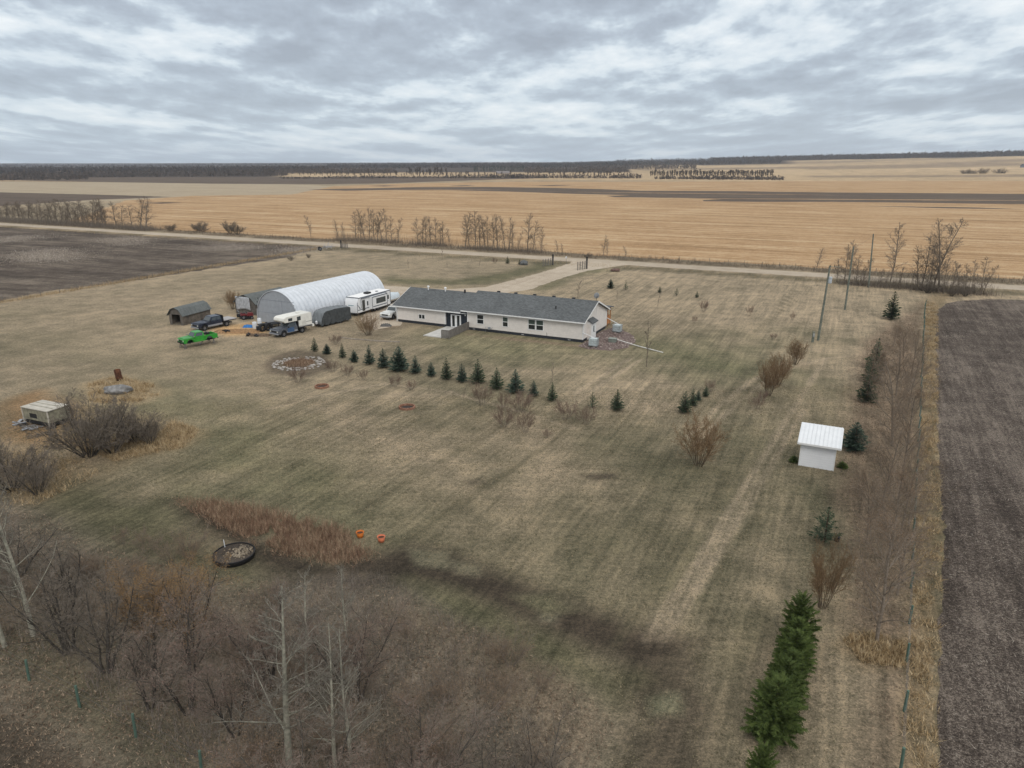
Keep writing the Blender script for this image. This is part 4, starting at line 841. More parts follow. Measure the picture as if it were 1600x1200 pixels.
def shing(m, a, b, c):
    t = m.node_tree; p = t.nodes['Principled BSDF']; p.inputs['Roughness'].default_value = .9; p.inputs['Specular IOR Level'].default_value = .2
    tc = N(t, 'ShaderNodeTexCoord'); br = N(t, 'ShaderNodeTexBrick', i_Scale=1.0); br.inputs['Brick Width'].default_value = .33; br.inputs['Row Height'].default_value = .15; br.inputs['Mortar Size'].default_value = .006
    br.inputs['Color1'].default_value = (*a, 1); br.inputs['Color2'].default_value = (*b, 1); br.inputs['Mortar'].default_value = (*c, 1); br.inputs['Bias'].default_value = 0
    t.links.new(tc.outputs['Object'], br.inputs['Vector']); n = N(t, 'ShaderNodeTexNoise', i_Scale=6.0, i_Detail=5.0, i_Roughness=.8); t.links.new(tc.outputs['Object'], n.inputs['Vector'])
    n2 = N(t, 'ShaderNodeTexNoise', i_Scale=.35, i_Detail=2.0); t.links.new(tc.outputs['Object'], n2.inputs['Vector'])
    f = mathn(t, 'ADD', mathn(t, 'MULTIPLY', n.outputs[0], 1.0), mathn(t, 'MULTIPLY', n2.outputs[0], .5))
    vm = N(t, 'ShaderNodeVectorMath', operation='SCALE'); t.links.new(br.outputs[0], vm.inputs[0]); t.links.new(mathn(t, 'ADD', f, .28), vm.inputs['Scale']); t.links.new(vm.outputs[0], p.inputs['Base Color'])
shing(m_shing, (.084, .090, .093), (.13, .137, .14), (.06, .064, .066))

HO = gp(622, 502.5); HL, HW = 30.8, 9.95
hs = thing('house', 'long low house with pinkish-white siding, dark skirting and grey shingle roof', 'house', HO, GA)
XS = 12.5; SK = .42
RISE1, RISE2 = 2.0, 2.05
# walls (solid shells) with the porch recess left open
wl = MB()
wl.prism([(0, SK), (0, 2.62), (HW / 2, 4.50), (HW, 2.62), (HW, SK)], 0, 8.72, 'x')
wl.prism([(.30, SK), (.30, 2.70), (HW / 2, 4.50), (HW, 2.62), (HW, SK)], 8.722, 12.46, 'x')
wl.prism([(0, SK), (0, 2.96), (HW / 2, 4.88), (HW, 2.96), (HW, SK)], 12.462, HL, 'x')
wall = wl.build('wall', m_siding, hs)
sk = MB(); sk.bb(.04, 8.70, .04, HW - .04, 0, SK); sk.bb(12.5, HL - .04, .04, HW - .04, 0, SK + .002); sk.build('skirting', m_skirt, hs)
# corner boards
cb = MB()
for x, y, zt in ((0, 0, 2.6), (HL, 0, 2.9), (HL, HW, 2.9), (8.66, 0, 2.6), (12.53, 0, 2.9)): cb.bb(x - .06, x + .06, y - .012, y + .1, SK + .003, zt)
cb.build('corner_board', m_trim, hs)
# roofs
def gable_roof(x0, x1, ze, zr, ov=.38, th=.16, y0=0, y1=HW):
    mid_ = (y0 + y1) / 2; sl = (zr - ze) / (mid_ - y0)
    zo = ze - sl * ov
    m_ = MB(); m_.prism([(y0 - ov, zo), (mid_, zr), (y1 + ov, zo), (y1 + ov, zo + .04), (mid_, zr + th), (y0 - ov, zo + .04)][::1], x0, x1, 'x'); return m_, zo
r1, zo1 = gable_roof(-.75, XS - .02, 2.64, 4.52)
r2, zo2 = gable_roof(XS - .95, HL + .42, 3.0, 4.92)
r1 = MB(); 
def slopes(x0, x1, ze, zr, ov, name, name_i):
    m_ = MB(); mid_ = HW / 2; sl = (zr - ze) / mid_; zo = ze - sl * ov; th = .13
    m_.prism([(-ov, zo), (mid_, zr), (HW + ov, zo), (HW + ov, zo + th), (mid_, zr + th), (-ov, zo + th)], x0, x1, 'x')
    o = m_.build(name, m_shing, hs)
    g = MB()
    for yy, sg in ((-ov, -1), (HW + ov, 1)): g.bb(x0 + .005, x1 - .005, yy - .10 if sg < 0 else yy + .003, yy - .003 if sg < 0 else yy + .10, zo - .03, zo + th - .01)
    g.build('gutter', m_trim, o)
    f = MB()
    for xx in ([(x0 - .03, x0 - .002)] if name_i == 1 else [(x1 + .002, x1 + .03)]):
        f.prism([(-ov - .02, zo - .06), (mid_, zr - .07), (HW + ov + .02, zo - .06), (HW + ov + .02, zo + th + .015), (mid_, zr + th + .025), (-ov - .02, zo + th + .015)], xx[0], xx[1], 'x')
    f.build('rake_board', m_trim, o)
    return o, zo, sl
ro1, zo1, sl1 = slopes(-.75, XS - .9, 2.62, 4.55, .42, 'roof', 1)
ro2, zo2, sl2 = slopes(XS - .84, HL + .42, 2.98, 4.92, .45, 'roof', 2)
sf = MB(); sf.bb(8.5, XS - .84, -.38, 1.1, zo1 + .0, zo1 + .03)
# ridge and roof vents
def roofz(y, r): return (2.62 + sl1 * y + .13) if r == 1 else (2.98 + sl2 * y + .13)
for x in (2.85, 6.0):
    v = MB(); y = HW / 2 - .35; z = roofz(y, 1); v.cyl((x, y, z - .1), (x, y, z + .45), .10, 10); v.cyl((x, y, z + .45), (x, y, z + .62), .22, 12, .16); v.build('roof_vent', m_trim, ro1)
v = MB(); v.cyl((9.5, HW / 2 - .3, 4.4), (9.5, HW / 2 - .3, 5.05), .14, 10); v.build('roof_vent', m_black, ro1)
for i, x in enumerate((15.1, 18.0, 21.1, 24.2, 27.3)):
    v = MB(); y = HW / 2 + .25; v.box((x, y, 5.07), (.42, .42, .22)); v.build('roof_vent', m_black if i % 2 == 0 else m_skirt, ro2, bevel=.03)
v = MB(); v.cyl((25.8, 2.2, 3.8), (25.8, 2.2, 4.35), .09, 8); v.build('vent_pipe', m_black, ro2)
# windows
def window(x0, x1, z0, z1, split='h', parent=hs, y=0.0, kind='h'):
    f = MB(); fw = .09
    f.bb(x0 - fw, x1 + fw, y - .05, y - .003, z1, z1 + fw); f.bb(x0 - fw, x1 + fw, y - .05, y - .003, z0 - fw, z0)
    f.bb(x0 - fw, x0, y - .05, y - .003, z0 + .001, z1 - .001); f.bb(x1, x1 + fw, y - .05, y - .003, z0 + .001, z1 - .001)
    zm = (z0 + z1) / 2; xm = (x0 + x1) / 2
    if split == 'h': f.bb(x0 + .001, x1 - .001, y - .045, y - .004, zm - .04, zm + .04)
    if split == 'v': f.bb(xm - .05, xm + .05, y - .045, y - .004, z0 + .001, z1 - .001)
    o = f.build('window', m_trim, parent)
    g = MB(); 
    if split == 'h':
        g.bb(x0, x1, y - .022, y - .006, z0, zm - .041); g.build('pane', m_glass, o)
        g = MB(); g.bb(x0, x1, y - .03, y - .006, zm + .041, z1); g.build('pane', m_screen if kind == 's' else m_glass, o)
    elif split == 'v':
        g.bb(x0, xm - .051, y - .022, y - .006, z0, z1); g.build('pane', m_glass, o)
        g = MB(); g.bb(xm + .051, x1, y - .022, y - .006, z0, z1); g.build('pane', m_glass, o)
    else: g.bb(x0, x1, y - .022, y - .006, z0, z1); g.build('pane', m_glass, o)
    return o
window(3.98, 4.98, .92, 1.52, 'v')
window(14.22, 15.22, 1.14, 2.42, 'h'); window(18.45, 19.22, 1.12, 2.46, 'h', kind='s')
window(22.55, 23.55, 1.14, 2.5, 'h', kind='s'); window(23.78, 24.8, 1.14, 2.5, 'h', kind='s')
# recessed porch with dark siding and french doors
pw = MB(); pw.bb(8.725, 12.455, .20, .296, .12, 2.66); pw.build('porch_wall', m_navy, hs)
pf = MB(); pf.bb(8.72, 12.46, -.02, .9, 0, .1); pf.build('porch_floor', m_conc, hs)
dr = thing('d', 'x', 'x'); bpy.data.objects.remove(dr)
df = MB(); df.bb(9.55, 11.30, .13, .197, .13, .22); df.bb(9.55, 11.30, .13, .197, 1.92, 2.03)
for xx in (9.55, 10.37, 11.18): df.bb(xx, xx + (.12 if xx != 10.37 else .16), .13, .197, .221, 1.919)
df.bb(9.671, 9.79, .14, .195, .221, 1.919); df.bb(10.25, 10.369, .14, .195, .221, 1.919); df.bb(10.531, 10.62, .14, .195, .221, 1.919); df.bb(11.08, 11.179, .14, .195, .221, 1.919)
dfo = df.build('french_door', m_trim, hs)
for x0, x1 in ((9.79, 10.25), (10.62, 11.08)): MB().bb(x0, x1, .155, .19, .222, 1.918).build('pane', m_glass, dfo)
MB().box((9.3, .12, 2.3), (.12, .14, .2)).build('porch_light', m_trim, hs, bevel=.02); MB().box((12.1, .12, 2.1), (.12, .14, .2)).build('porch_light', m_trim, hs, bevel=.02)
MB().bb(8.5, 12.4, -.36, .19, 2.40, 2.43).build('soffit', m_trim, hs)
# gas meter, skirting vents, hose tap
gm = MB(); gm.box((16.3, -.22, .62), (.3, .22, .36)); gm.tube([(15.6, -.15, 0), (15.6, -.15, .75), (16.1, -.15, .75)], .025, 6); gm.tube([(16.5, -.15, .6), (16.7, -.15, .6), (16.7, -.02, .8)], .025, 6); gm.build('gas_meter', mat('meter_grey', (.25, .27, .29), .5), hs)
for x in (13.6, 21.6, 28.8): MB().bb(x - .2, x + .2, .0, .036, .12, .27).build('skirting_vent', mat('vent_grey', (.28, .28, .28), .6), hs)
MB().tube([(25.4, -.03, .36), (25.4, -.03, .85), (25.4, -.12, .9)], .02, 6).build('hose_tap', m_black, hs)
# vestibule on the gable end
vs = MB(); vs.prism([(HL + .003, .1), (HL + .003, 2.78), (HL + .6, 2.42), (HL + .6, .1)], 1.75, 3.75, 'y'); vo = vs.build('entry_porch', m_trim, hs)
vr = MB(); vr.prism([(HL + .004, 2.82), (HL + .004, 2.96), (HL + .85, 2.52), (HL + .85, 2.40)], 1.62, 3.9, 'y'); vr.build('roof', m_shing, vo)
vp = MB(); vp.bb(HL + .003, HL + .55, 1.69, 1.745, .1, 2.3); vp.build('side_panel', m_siding, vo)
dd = MB(); dd.bb(HL + .603, HL + .64, 2.15, 3.1, .12, 2.15); do_ = dd.build('door', m_trim, vo); MB().bb(HL + .643, HL + .66, 2.42, 2.83, 1.1, 1.95).build('pane', mat('door_glass', (.18, .21, .22), .1, spec=.5), do_); MB().box((HL + .67, 3.0, 1.05), (.05, .05, .12)).build('handle', m_black, do_)
st = MB(); st.bb(HL + .04, HL + .065, 5.2, 5.23, SK, 4.8); st.build('downspout_seam', m_trim, hs)
# downspouts with long spouts
ds = MB(); ds.tube([(HL + .02, -.09, 2.75), (HL + .02, -.09, 1.45), (HL + 2.1, -1.15, 1.15)], .055, 8); ds.build('downspout', m_trim, hs)
ds = MB(); ds.tube([(HL + .02, HW + .09, 2.75), (HL + .02, HW + .09, 1.6), (HL + 2.4, HW - 1.55, 1.2)], .055, 8); ds.build('downspout', m_trim, hs)
ds = MB(); ds.tube([(-.08, -.1, 2.5), (-.08, -.1, .1)], .06, 8); ds.build('downspout', m_trim, hs)
# back porch of cedar
bp = MB(); bp.bb(27.2, 30.6, HW + .02, HW + 2.9, .35, .5)
for x in (27.3, 30.5):
    for y in (HW + .2, HW + 1.5, HW + 2.8): bp.bb(x - .06, x + .06, y - .06, y + .06, 0, 2.75)
bp.bb(30.44, 30.50, HW + .27, HW + 2.73, .55, 1.5); bp.bb(27.35, 30.4, HW + 2.82, HW + 2.87, .55, 1.5); bpo = bp.build('back_porch', m_cedar, hs)
MB().prism([(HW + .3, 3.08), (HW + 3.2, 2.72), (HW + 3.2, 2.84), (HW + .3, 3.2)], 27.0, 30.9, 'x').build('roof', m_shing, bpo)
# concrete pad and board screen
pad = MB().bb(8.75, 12.55, -6.3, -.04, 0, .11).build('patio_slab', m_conc); pad.location = (*HO, 0); pad.rotation_euler = (0, 0, GA); tag(pad, 'pale concrete patio slab in front of the french doors', 'patio')
scr = thing('board_screen', 'grey weathered board railing along the right side of the patio', 'railing', HO, GA)
for k, (a, b) in enumerate((((11.95, -6.45), (13.1, -6.35)), ((13.12, -6.3), (12.78, -.15)))):
    p_ = MB(); L = math.dist(a, b); nb = int(L / .15)
    for j in range(nb):
        t = (j + .5) / nb; ang = math.atan2(b[1] - a[1], b[0] - a[0]); p_.box((a[0] + (b[0] - a[0]) * t, a[1] + (b[1] - a[1]) * t, .66), (.135, .03, 1.05), ang)
    p_.build('board_panel', m_woodg, scr)
    q_ = MB(); q_.bar((*a, 1.22), (*b, 1.22), .06, .12); q_.build('top_rail', m_woodg, scr)
for (x, y) in ((11.95, -6.45), (13.1, -6.38), (12.95, -3.2), (12.78, -.12)): MB().bb(x - .05, x + .05, y - .05, y + .05, 0, 1.19).build('post', m_woodg, scr)
# satellite dish on the roof peak
m_dish = mat('grey_dish', (.28, .29, .30), .5)
hv = lambda lx, ly, lz=0: (HO[0] + E1[0] * lx + E2[0] * ly, HO[1] + E1[1] * lx + E2[1] * ly, lz)
sd = thing('satellite_dish', 'grey satellite dish on a mast above the roof peak', 'satellite dish', hv(30.75, HW / 2 + .3, 4.9), GA)
MB().tube([(0, 0, 0), (0, 0, .8)], .03, 6).build('mast', m_black, sd)
b = MB(); rings = []
for i in range(5):
    r_ = .42 * i / 4; rings.append([(math.cos(a) * r_, -.12 + r_ * r_ * .5, .85 + math.sin(a) * r_) for a in [k * 2 * math.pi / 18 for k in range(18)]])
for i in range(4):
    for k in range(18): b.quad(rings[i][k], rings[i][(k + 1) % 18], rings[i + 1][(k + 1) % 18], rings[i + 1][k])
o = b.build('dish', m_dish, sd, smooth=True); o.modifiers.new('s', 'SOLIDIFY').thickness = .02; sd.rotation_euler = (0, 0, math.radians(15))
MB().tube([(0, -.1, .6), (0, -.5, .75)], .015, 6).build('arm', m_black, sd)

# ---- arched metal building
m_arch = mat('galvanised_sheet', (.60, .63, .67), .35, .06, 1.2, metal=.15, spec=.5)
m_archend = clap('ribbed_end_sheet', (.36, .385, .42), .3, 'X', rough=.45, metal=.15, var=.06, amt=.35)
qo = gp(404, 502); ar = thing('arched_building', 'long arched corrugated metal building with a blue-grey end wall', 'quonset', qo, GA)
QR, QC, QL = 4.08, 1.02, 22.6
def arch_pts(R_, n=26, down=True):
    a0 = math.asin(-QC / R_) if down else 0
    return [(4.0 + R_ * math.cos(a), QC + R_ * math.sin(a)) for a in [math.pi - a0 - (math.pi - 2 * a0) * i / n for i in range(n + 1)]]
V = []; Fq = []; NA = 30; NLn = int(QL / .1)
for j in range(NLn + 1):
    y = QL * j / NLn; rr = QR + .055 * math.sin(2 * math.pi * y / .9)
    a0 = math.asin(-QC / QR)
    for i in range(NA + 1):
        a = math.pi - a0 - (math.pi - 2 * a0) * i / NA; V.append((4.0 + rr * math.cos(a), y, max(0, QC + rr * math.sin(a))))
for j in range(NLn):
    for i in range(NA): k = j * (NA + 1) + i; Fq.append((k, k + 1, k + NA + 2, k + NA + 1))
sh_ = np_mesh('arch_shell', V, Fq, m_arch, ar, smooth=True)
for yy, nm_ in ((.06, 'end_wall'), (QL - .1, 'end_wall')):
    e = MB(); e.prism(arch_pts(QR - .07, 30), yy, yy + .06, 'y'); eo = e.build(nm_, m_archend, ar)
    if yy < 1:
        h_ = MB(); h_.bb(.35, 7.6, .03, .055, 3.55, 3.62); h_.bb(.1, 5.2, .03, .055, 1.55, 1.60); h_.build('girt', mat('girt_grey', (.25, .27, .3), .6), eo)
        MB().bb(5.1, 5.16, .032, .056, 0.02, 3.54).build('door_edge', mat('girt_grey2', (.28, .3, .33), .6), eo)
rim = MB(); rim.tube([(p[0], -.02, p[1]) for p in arch_pts(QR + .0, 30)], .06, 6); rim.build('arch_rim', mat('rim_grey', (.42, .44, .47), .5), ar)
for k, (x, z) in enumerate(((.15, 3.1), (.4, 3.7), (7.55, 3.1), (7.75, 2.6))): MB().box((x, .0, z), (.14, .05, .2)).build('bracket', m_black, ar)

# ---- small white shed on the right
m_wsid = clap('white_siding', (.80, .805, .82), .2, var=.02, amt=.2); m_wmet = clap('white_ribbed_roof', (.72, .74, .76), .32, 'X', rough=.4, var=.03, amt=.5)
so = gp(1248, 727); wsd = thing('well_shed', 'small white clapboard shed with a sloping white metal roof', 'shed', so, GA)
MB().prism([(0, 0), (2.3, 0), (2.3, 2.72), (0, 2.17)], 0, 2.6, 'x').build('wall', m_wsid, wsd)
rr_ = MB(); rr_.prism([(-.42, 2.10), (2.6, 2.83), (2.6, 2.90), (-.42, 2.17)], -.3, 2.95, 'x')
rfo = rr_.build('roof', m_wmet, wsd)
rb = MB()
for k in range(11):
    x = -.22 + k * .305; a = (x, -.42, 2.185); b_ = (x, 2.6, 2.915); rb.bar(a, b_, .03, .03)
rb.build('roof_rib', m_wmet, rfo)
MB().bb(-.3, 2.95, -.47, -.425, 2.02, 2.18).build('fascia', m_trim, wsd); MB().prism([(-.42, 2.02), (2.6, 2.75), (2.6, 2.82), (-.42, 2.095)], 2.953, 2.985, 'x').build('fascia', m_trim, wsd)
cc = MB(); 
for x in (0, 2.6): cc.bb(x - .05, x + .05, -.02, .06, .0, 2.12)
cc.build('corner_board', m_trim, wsd)

# ---- grey barn-shaped shed, open front
m_bsh = bpy.data.materials.new('worn_shingles'); m_bsh.use_nodes = True; shing(m_bsh, (.10, .11, .11), (.14, .15, .145), (.08, .085, .085))
m_gwd = clap('grey_wood', (.135, .12, .105), .2, 'X', rough=.95, var=.2, wear=.4, wearcol=(.08, .072, .062)); m_gwdy = clap('grey_wood_side', (.14, .12, .10), .2, 'Y', rough=.95, var=.2, wear=.4, wearcol=(.08, .072, .062))
def gambrel(name, label, loc, rz, w_, L, hw, hk, hr_, open_front=True, msh=m_bsh):
    b = thing(name, label, 'shed', loc, rz); kx = w_ * .2
    s = MB(); s.bb(0, .08, 0, L, 0, hw); s.bb(w_ - .08, w_, 0, L, 0, hw); s.build('side_wall', m_gwdy, b)
    s = MB(); s.prism([(.081, 0), (.081, hw), (kx, hk - .06), (w_ / 2, hr_ - .06), (w_ - kx, hk - .06), (w_ - .081, hw), (w_ - .081, 0)], L - .08, L, 'y'); s.build('back_wall', m_gwd, b)
    if open_front:
        s = MB(); s.bb(.081, .5, 0, .07, 0, hw + .1); s.bb(w_ - .5, w_ - .081, 0, .07, 0, hw + .1); s.prism([(.2, hw + .1), (kx, hk - .08), (w_ / 2, hr_ - .08), (w_ - kx, hk - .08), (w_ - .2, hw + .1)], .0, .07, 'y'); s.build('front_frame', m_gwd, b)
        s = MB(); s.bb(.6, w_ - .6, 2.2, 2.3, 0, hw + .1); s.build('inner_partition', mat('dark_ply', (.075, .065, .05), .9, .2), b)
        s = MB(); s.bb(.5, w_ - .5, 2.1, 2.18, .9, 1.0); s.build('shelf', m_woodg, b)
        s = MB(); s.bb(.09, w_ - .09, .08, L - .09, .02, .08); s.build('floor_boards', mat('ply', (.2, .17, .13), .9, .2), b)
    else:
        s = MB(); s.prism([(.081, 0), (.081, hw), (kx, hk - .06), (w_ / 2, hr_ - .06), (w_ - kx, hk - .06), (w_ - .081, hw), (w_ - .081, 0)], 0, .08, 'y'); s.build('front_wall', m_gwd, b)
    o = .22; t = .07
    prof = [(-o, hw - .12), (kx, hk), (w_ / 2, hr_), (w_ - kx, hk), (w_ + o, hw - .12)]
    pf_ = prof + [(p[0], p[1] + t) for p in prof[::-1]]
    s = MB(); s.prism(pf_, -.25, L + .15, 'y'); s.build('roof', msh, b)
    return b
gambrel('barn_shed', 'weathered grey barn-shaped shed with an open front, left of the trucks', gp(266, 507), math.radians(-19), 2.6, 5.9, 1.55, 2.4, 2.7)
b2 = gambrel('old_shed', 'old grey shed with a sheet-covered end, leaning beside the arched building', gp(369, 489), math.radians(-26), 4.6, 8.0, 1.9, 2.8, 3.2, False)
tp = MB(); NXg = 14
for i in range(NXg):
    for j in range(9):
        pass
V = [(.35 + 3.1 * i / 13, -.12 - .1 * math.sin(i * 1.7) * math.sin(j * 1.1) - .08 * j / 9, .9 + 2.0 * j / 8 - (.55 * (1 - j / 8) * abs(i / 13 - .6))) for j in range(9) for i in range(14)]
tpo = np_mesh('hanging_sheet', V, [(j * 14 + i, j * 14 + i + 1, (j + 1) * 14 + i + 1, (j + 1) * 14 + i) for j in range(8) for i in range(13)], mat('dirty_white_sheet', (.42, .43, .45), .6, .15), b2, smooth=True); tpo.modifiers.new('s', 'SOLIDIFY').thickness = .02

# ---- far houses
fh = thing('far_farmhouse', 'tiny blue-grey farmhouse at the far right edge beyond the fields', 'house', (*gp(1600, 270), 0), math.radians(20)); fh.location.z = float(hill(fh.location.x, fh.location.y))
MB().bb(-9, 9, -5, 5, 0, 4).build('wall', mat('bluegrey', (.25, .28, .34), .7), fh); MB().prism([(-6, 3.8), (0, 7.5), (6, 3.8)], -9.6, 9.6, 'x').build('roof', mat('far_roof', (.12, .13, .16), .8), fh)
fh = thing('far_barn', 'tiny pale barn at the edge of the distant spruces', 'barn', (*gp(787, 272.5), 0), math.radians(10)); fh.location.z = 0
MB().bb(-14, 12, -5, 5, 0, 3.5).build('wall', mat('farwall', (.35, .30, .26), .7), fh); MB().prism([(-6, 3.3), (0, 6), (6, 3.3)], -14.6, 12.6, 'x').build('roof', mat('far_roof2', (.22, .2, .2), .8), fh)
#---PART5---
# ------------------------------------------------------------------ vehicles
def paint(n, c, r=.35, v=.05): return mat(n, c, r, v, 1.5, spec=.5)
m_tyre = mat('tyre', (.018, .018, .019), .85, .1); m_rim = mat('rim', (.16, .16, .17), .4, .1, metal=.4); m_wind = mat('car_glass', (.05, .062, .068), .08, .05, spec=.7)
m_chrome = mat('chrome', (.38, .38, .38), .3, .1, metal=.6); m_lamp = mat('lamp_glass', (.55, .55, .5), .2, .05)
def wheel(parent, x, y, r=.42, w_=.28):
    a = [(r * .55, -w_ / 2), (r * .93, -w_ / 2), (r, -w_ * .3), (r, w_ * .3), (r * .93, w_ / 2), (r * .55, w_ / 2)]
    m_ = MB(); n = 20
    for i in range(len(a)):
        p_, q_ = a[i], a[(i + 1) % len(a)]
        for k in range(n):
            t0, t1 = 2 * math.pi * k / n, 2 * math.pi * (k + 1) / n
            m_.quad((p_[0] * math.cos(t0), p_[1], p_[0] * math.sin(t0)), (p_[0] * math.cos(t1), p_[1], p_[0] * math.sin(t1)), (q_[0] * math.cos(t1), q_[1], q_[0] * math.sin(t1)), (q_[0] * math.cos(t0), q_[1], q_[0] * math.sin(t0)))
    o = m_.build('wheel', m_tyre, parent); o.location = (x, y, r)
    MB().cyl((0, -w_ * .38, 0), (0, w_ * .38, 0), r * .56, 14).build('rim', m_rim, o); return o
def arc(cx, cz, r, a0, a1, n=9): return [(cx + r * math.cos(math.radians(a0 + (a1 - a0) * i / n)), cz + r * math.sin(math.radians(a0 + (a1 - a0) * i / n))) for i in range(n + 1)]
def frustum_cab(root, x0, x1, xt0, xt1, z0, z1, yb, yt, mp, ext=False):
    """cab from windscreen base x0 back to x1; glass set in each face"""
    V = [(x0, -yb, z0), (x0, yb, z0), (x1, yb, z0), (x1, -yb, z0), (xt0, -yt, z1), (xt0, yt, z1), (xt1, yt, z1), (xt1, -yt, z1)]
    m_ = MB(); m_.add(V, [(0, 1, 2, 3), (4, 5, 6, 7), (0, 1, 5, 4), (1, 2, 6, 5), (2, 3, 7, 6), (3, 0, 4, 7)]); cab = m_.build('cab', mp, root, bevel=.03)
    def pane(a, b, c, d, u0, u1, v0, v1, nrm):
        a, b, c, d = map(Vector, (a, b, c, d)); f = lambda u, v: (a.lerp(b, u)).lerp(d.lerp(c, u), v) + Vector(nrm)
        MB().quad(f(u0, v0), f(u1, v0), f(u1, v1), f(u0, v1)).build('window', m_wind, cab)
    n = .02
    pane(V[0], V[1], V[5], V[4], .07, .93, .12, .88, (n, 0, n)); pane(V[3], V[2], V[6], V[7], .12, .88, .18, .85, (-n, 0, n))
    for q, sg in (((0, 3, 7, 4), -1), ((1, 2, 6, 5), 1)):
        a, b, c, d = (V[i] for i in q)
        if ext: pane(a, b, c, d, .10, .52, .16, .88, (0, sg * n, n * .4)); pane(a, b, c, d, .58, .90, .16, .88, (0, sg * n, n * .4))
        else: pane(a, b, c, d, .14, .86, .16, .86, (0, sg * n, n * .4))
    return cab
def pickup(name, label, loc, rz, mp, style='bed', lift=0.0, wheels=True, ext=False, length=5.4, low=None, front=None):
    root = thing(name, label, 'pickup truck', loc, rz); xf = length / 2; xr = -length / 2; W_ = .98; ax = xf - .95; bx = xr + 1.25 if style != 'flat' else xr + 1.3
    cabb = -.62 if not ext else -.95
    b = MB(); prof = [(xf, .50), (xf + .02, .98), (xf - .10, 1.12), (1.42, 1.20), (cabb, 1.22), (cabb, .48), (ax - .52, .48)] + arc(ax, .50, .50, 180, 0) + [(ax + .52, .48)]
    b.prism(prof, -W_, W_, 'y'); body = b.build('body', mp, root, bevel=.018)
    if low: 
        for s_ in (-1, 1): MB().bb(cabb + .02, ax - .55, s_ * (W_ + .012) - .008, s_ * (W_ + .012) + .008, .50, .74).build('lower_trim', low, root)
    frustum_cab(root, 1.08, cabb + .02, .58, cabb + .10, 1.20, 1.84, .92, .78, mp, ext)
    hd = MB(); hd.box((xf - .62, 0, 1.17), (.95, 1.5, .05)); hd.build('bonnet', mp, root, bevel=.02)
    for s_ in (-1, 1):
        MB().box((1.05, s_ * (W_ + .13), 1.35), (.10, .2, .2)).build('mirror', m_black if low else m_chrome, root, bevel=.02)
        MB().box((xf + .02, s_ * .76, .86), (.05, .28, .17)).build('headlight', m_lamp, root, bevel=.015)
    MB().box((xf + .02, 0, .86), (.04, 1.15, .22)).build('grille', m_black, root)
    MB().box((xf + .07, 0, .54), (.14, 1.96, .2)).build('bumper', front or m_chrome, root, bevel=.03)
    MB().bb(xr + .1, xf - .1, -.5, .5, .36, .5).build('chassis', m_black, root)
    if style == 'bed':
        b = MB(); pr = [(cabb - .04, .55), (cabb - .04, 1.22), (xr, 1.22), (xr, .58), (bx - .5, .58)] + arc(bx, .55, .48, 176, 4)
        b.prism(pr, -W_, -W_ + .12, 'y'); b.prism(pr, W_ - .12, W_, 'y'); b.bb(cabb - .10, cabb - .04, -W_ + .121, W_ - .121, .7, 1.2); b.bb(xr, xr + .07, -W_ + .121, W_ - .121, .6, 1.2); bed = b.build('bed', mp, root)
        MB().bb(xr + .071, cabb - .101, -W_ + .121, W_ - .121, .66, .72).build('bed_floor', m_black, bed)
        MB().box((xr - .05, 0, .55), (.12, 1.9, .16)).build('bumper', front or m_chrome, root, bevel=.02)
        for s_ in (-1, 1): MB().box((xr - .01, s_ * .88, .95), (.04, .14, .26)).build('tail_light', mat('tail_red', (.25, .02, .02), .3), root)
    elif style == 'flat':
        b = MB(); b.bb(xr - .35, cabb - .22, -1.12, 1.12, .98, 1.06); dk = b.build('flat_deck', mat('grey_deck', (.36, .35, .35), .6, .12, 2), root)
        b = MB(); b.bb(cabb - .2, cabb - .12, -1.05, 1.05, .95, 1.72); b.bb(cabb - .2, cabb - .1, -.95, .95, 1.72, 1.86); b.build('headache_rack', m_black, root)
        b = MB(); b.bb(xr - .35, cabb - .22, -1.13, -1.06, .86, .98); b.bb(xr - .35, cabb - .22, 1.06, 1.13, .86, .98); b.bb(bx + .6, cabb - .25, -1.02, -.7, .5, .95); b.bb(bx + .6, cabb - .25, .7, 1.02, .5, .95); b.build('side_rail', m_black, root)
    if wheels:
        for x in (ax, bx):
            for y in (-W_ + .12, W_ - .12): wheel(root, x, y)
    else:
        for x in (ax, bx):
            MB().cyl((x, -.85, .42), (x, .85, .42), .07, 8).build('axle', m_black, root)
    if lift:
        for ch in root.children: ch.location.z += lift
    return root
def heading(front, rear): 
    a, b = gp(*front), gp(*rear); return math.atan2(a[1] - b[1], a[0] - b[0])
def side_place(front, rear, half=.98):
    """centre of a vehicle whose visible (left) wheel line runs through two photo points"""
    a, b = gp(*front), gp(*rear); h = math.atan2(a[1] - b[1], a[0] - b[0]); c = ((a[0] + b[0]) / 2, (a[1] + b[1]) / 2)
    lx, ly = -math.sin(h), math.cos(h); return (c[0] - lx * half, c[1] - ly * half), h
m_grn = paint('lime_green_paint', (.028, .27, .03), .35, .12); m_nvy = paint('dark_blue_paint', (.018, .026, .046), .3); m_gry = paint('grey_blue_paint', (.09, .10, .12), .4); m_wht = paint('white_paint', (.70, .71, .70), .35); m_silv = paint('silver_trim', (.26, .27, .29), .4)
c_, h_ = side_place((298, 544.8), (334, 537.8))
g = pickup('pickup_truck', 'lime green pickup body without wheels standing on jack stands', (c_[0], c_[1], 0), h_, m_grn, 'bed', .32, False, length=5.1, front=m_black); g.scale = (.92, .92, .92)
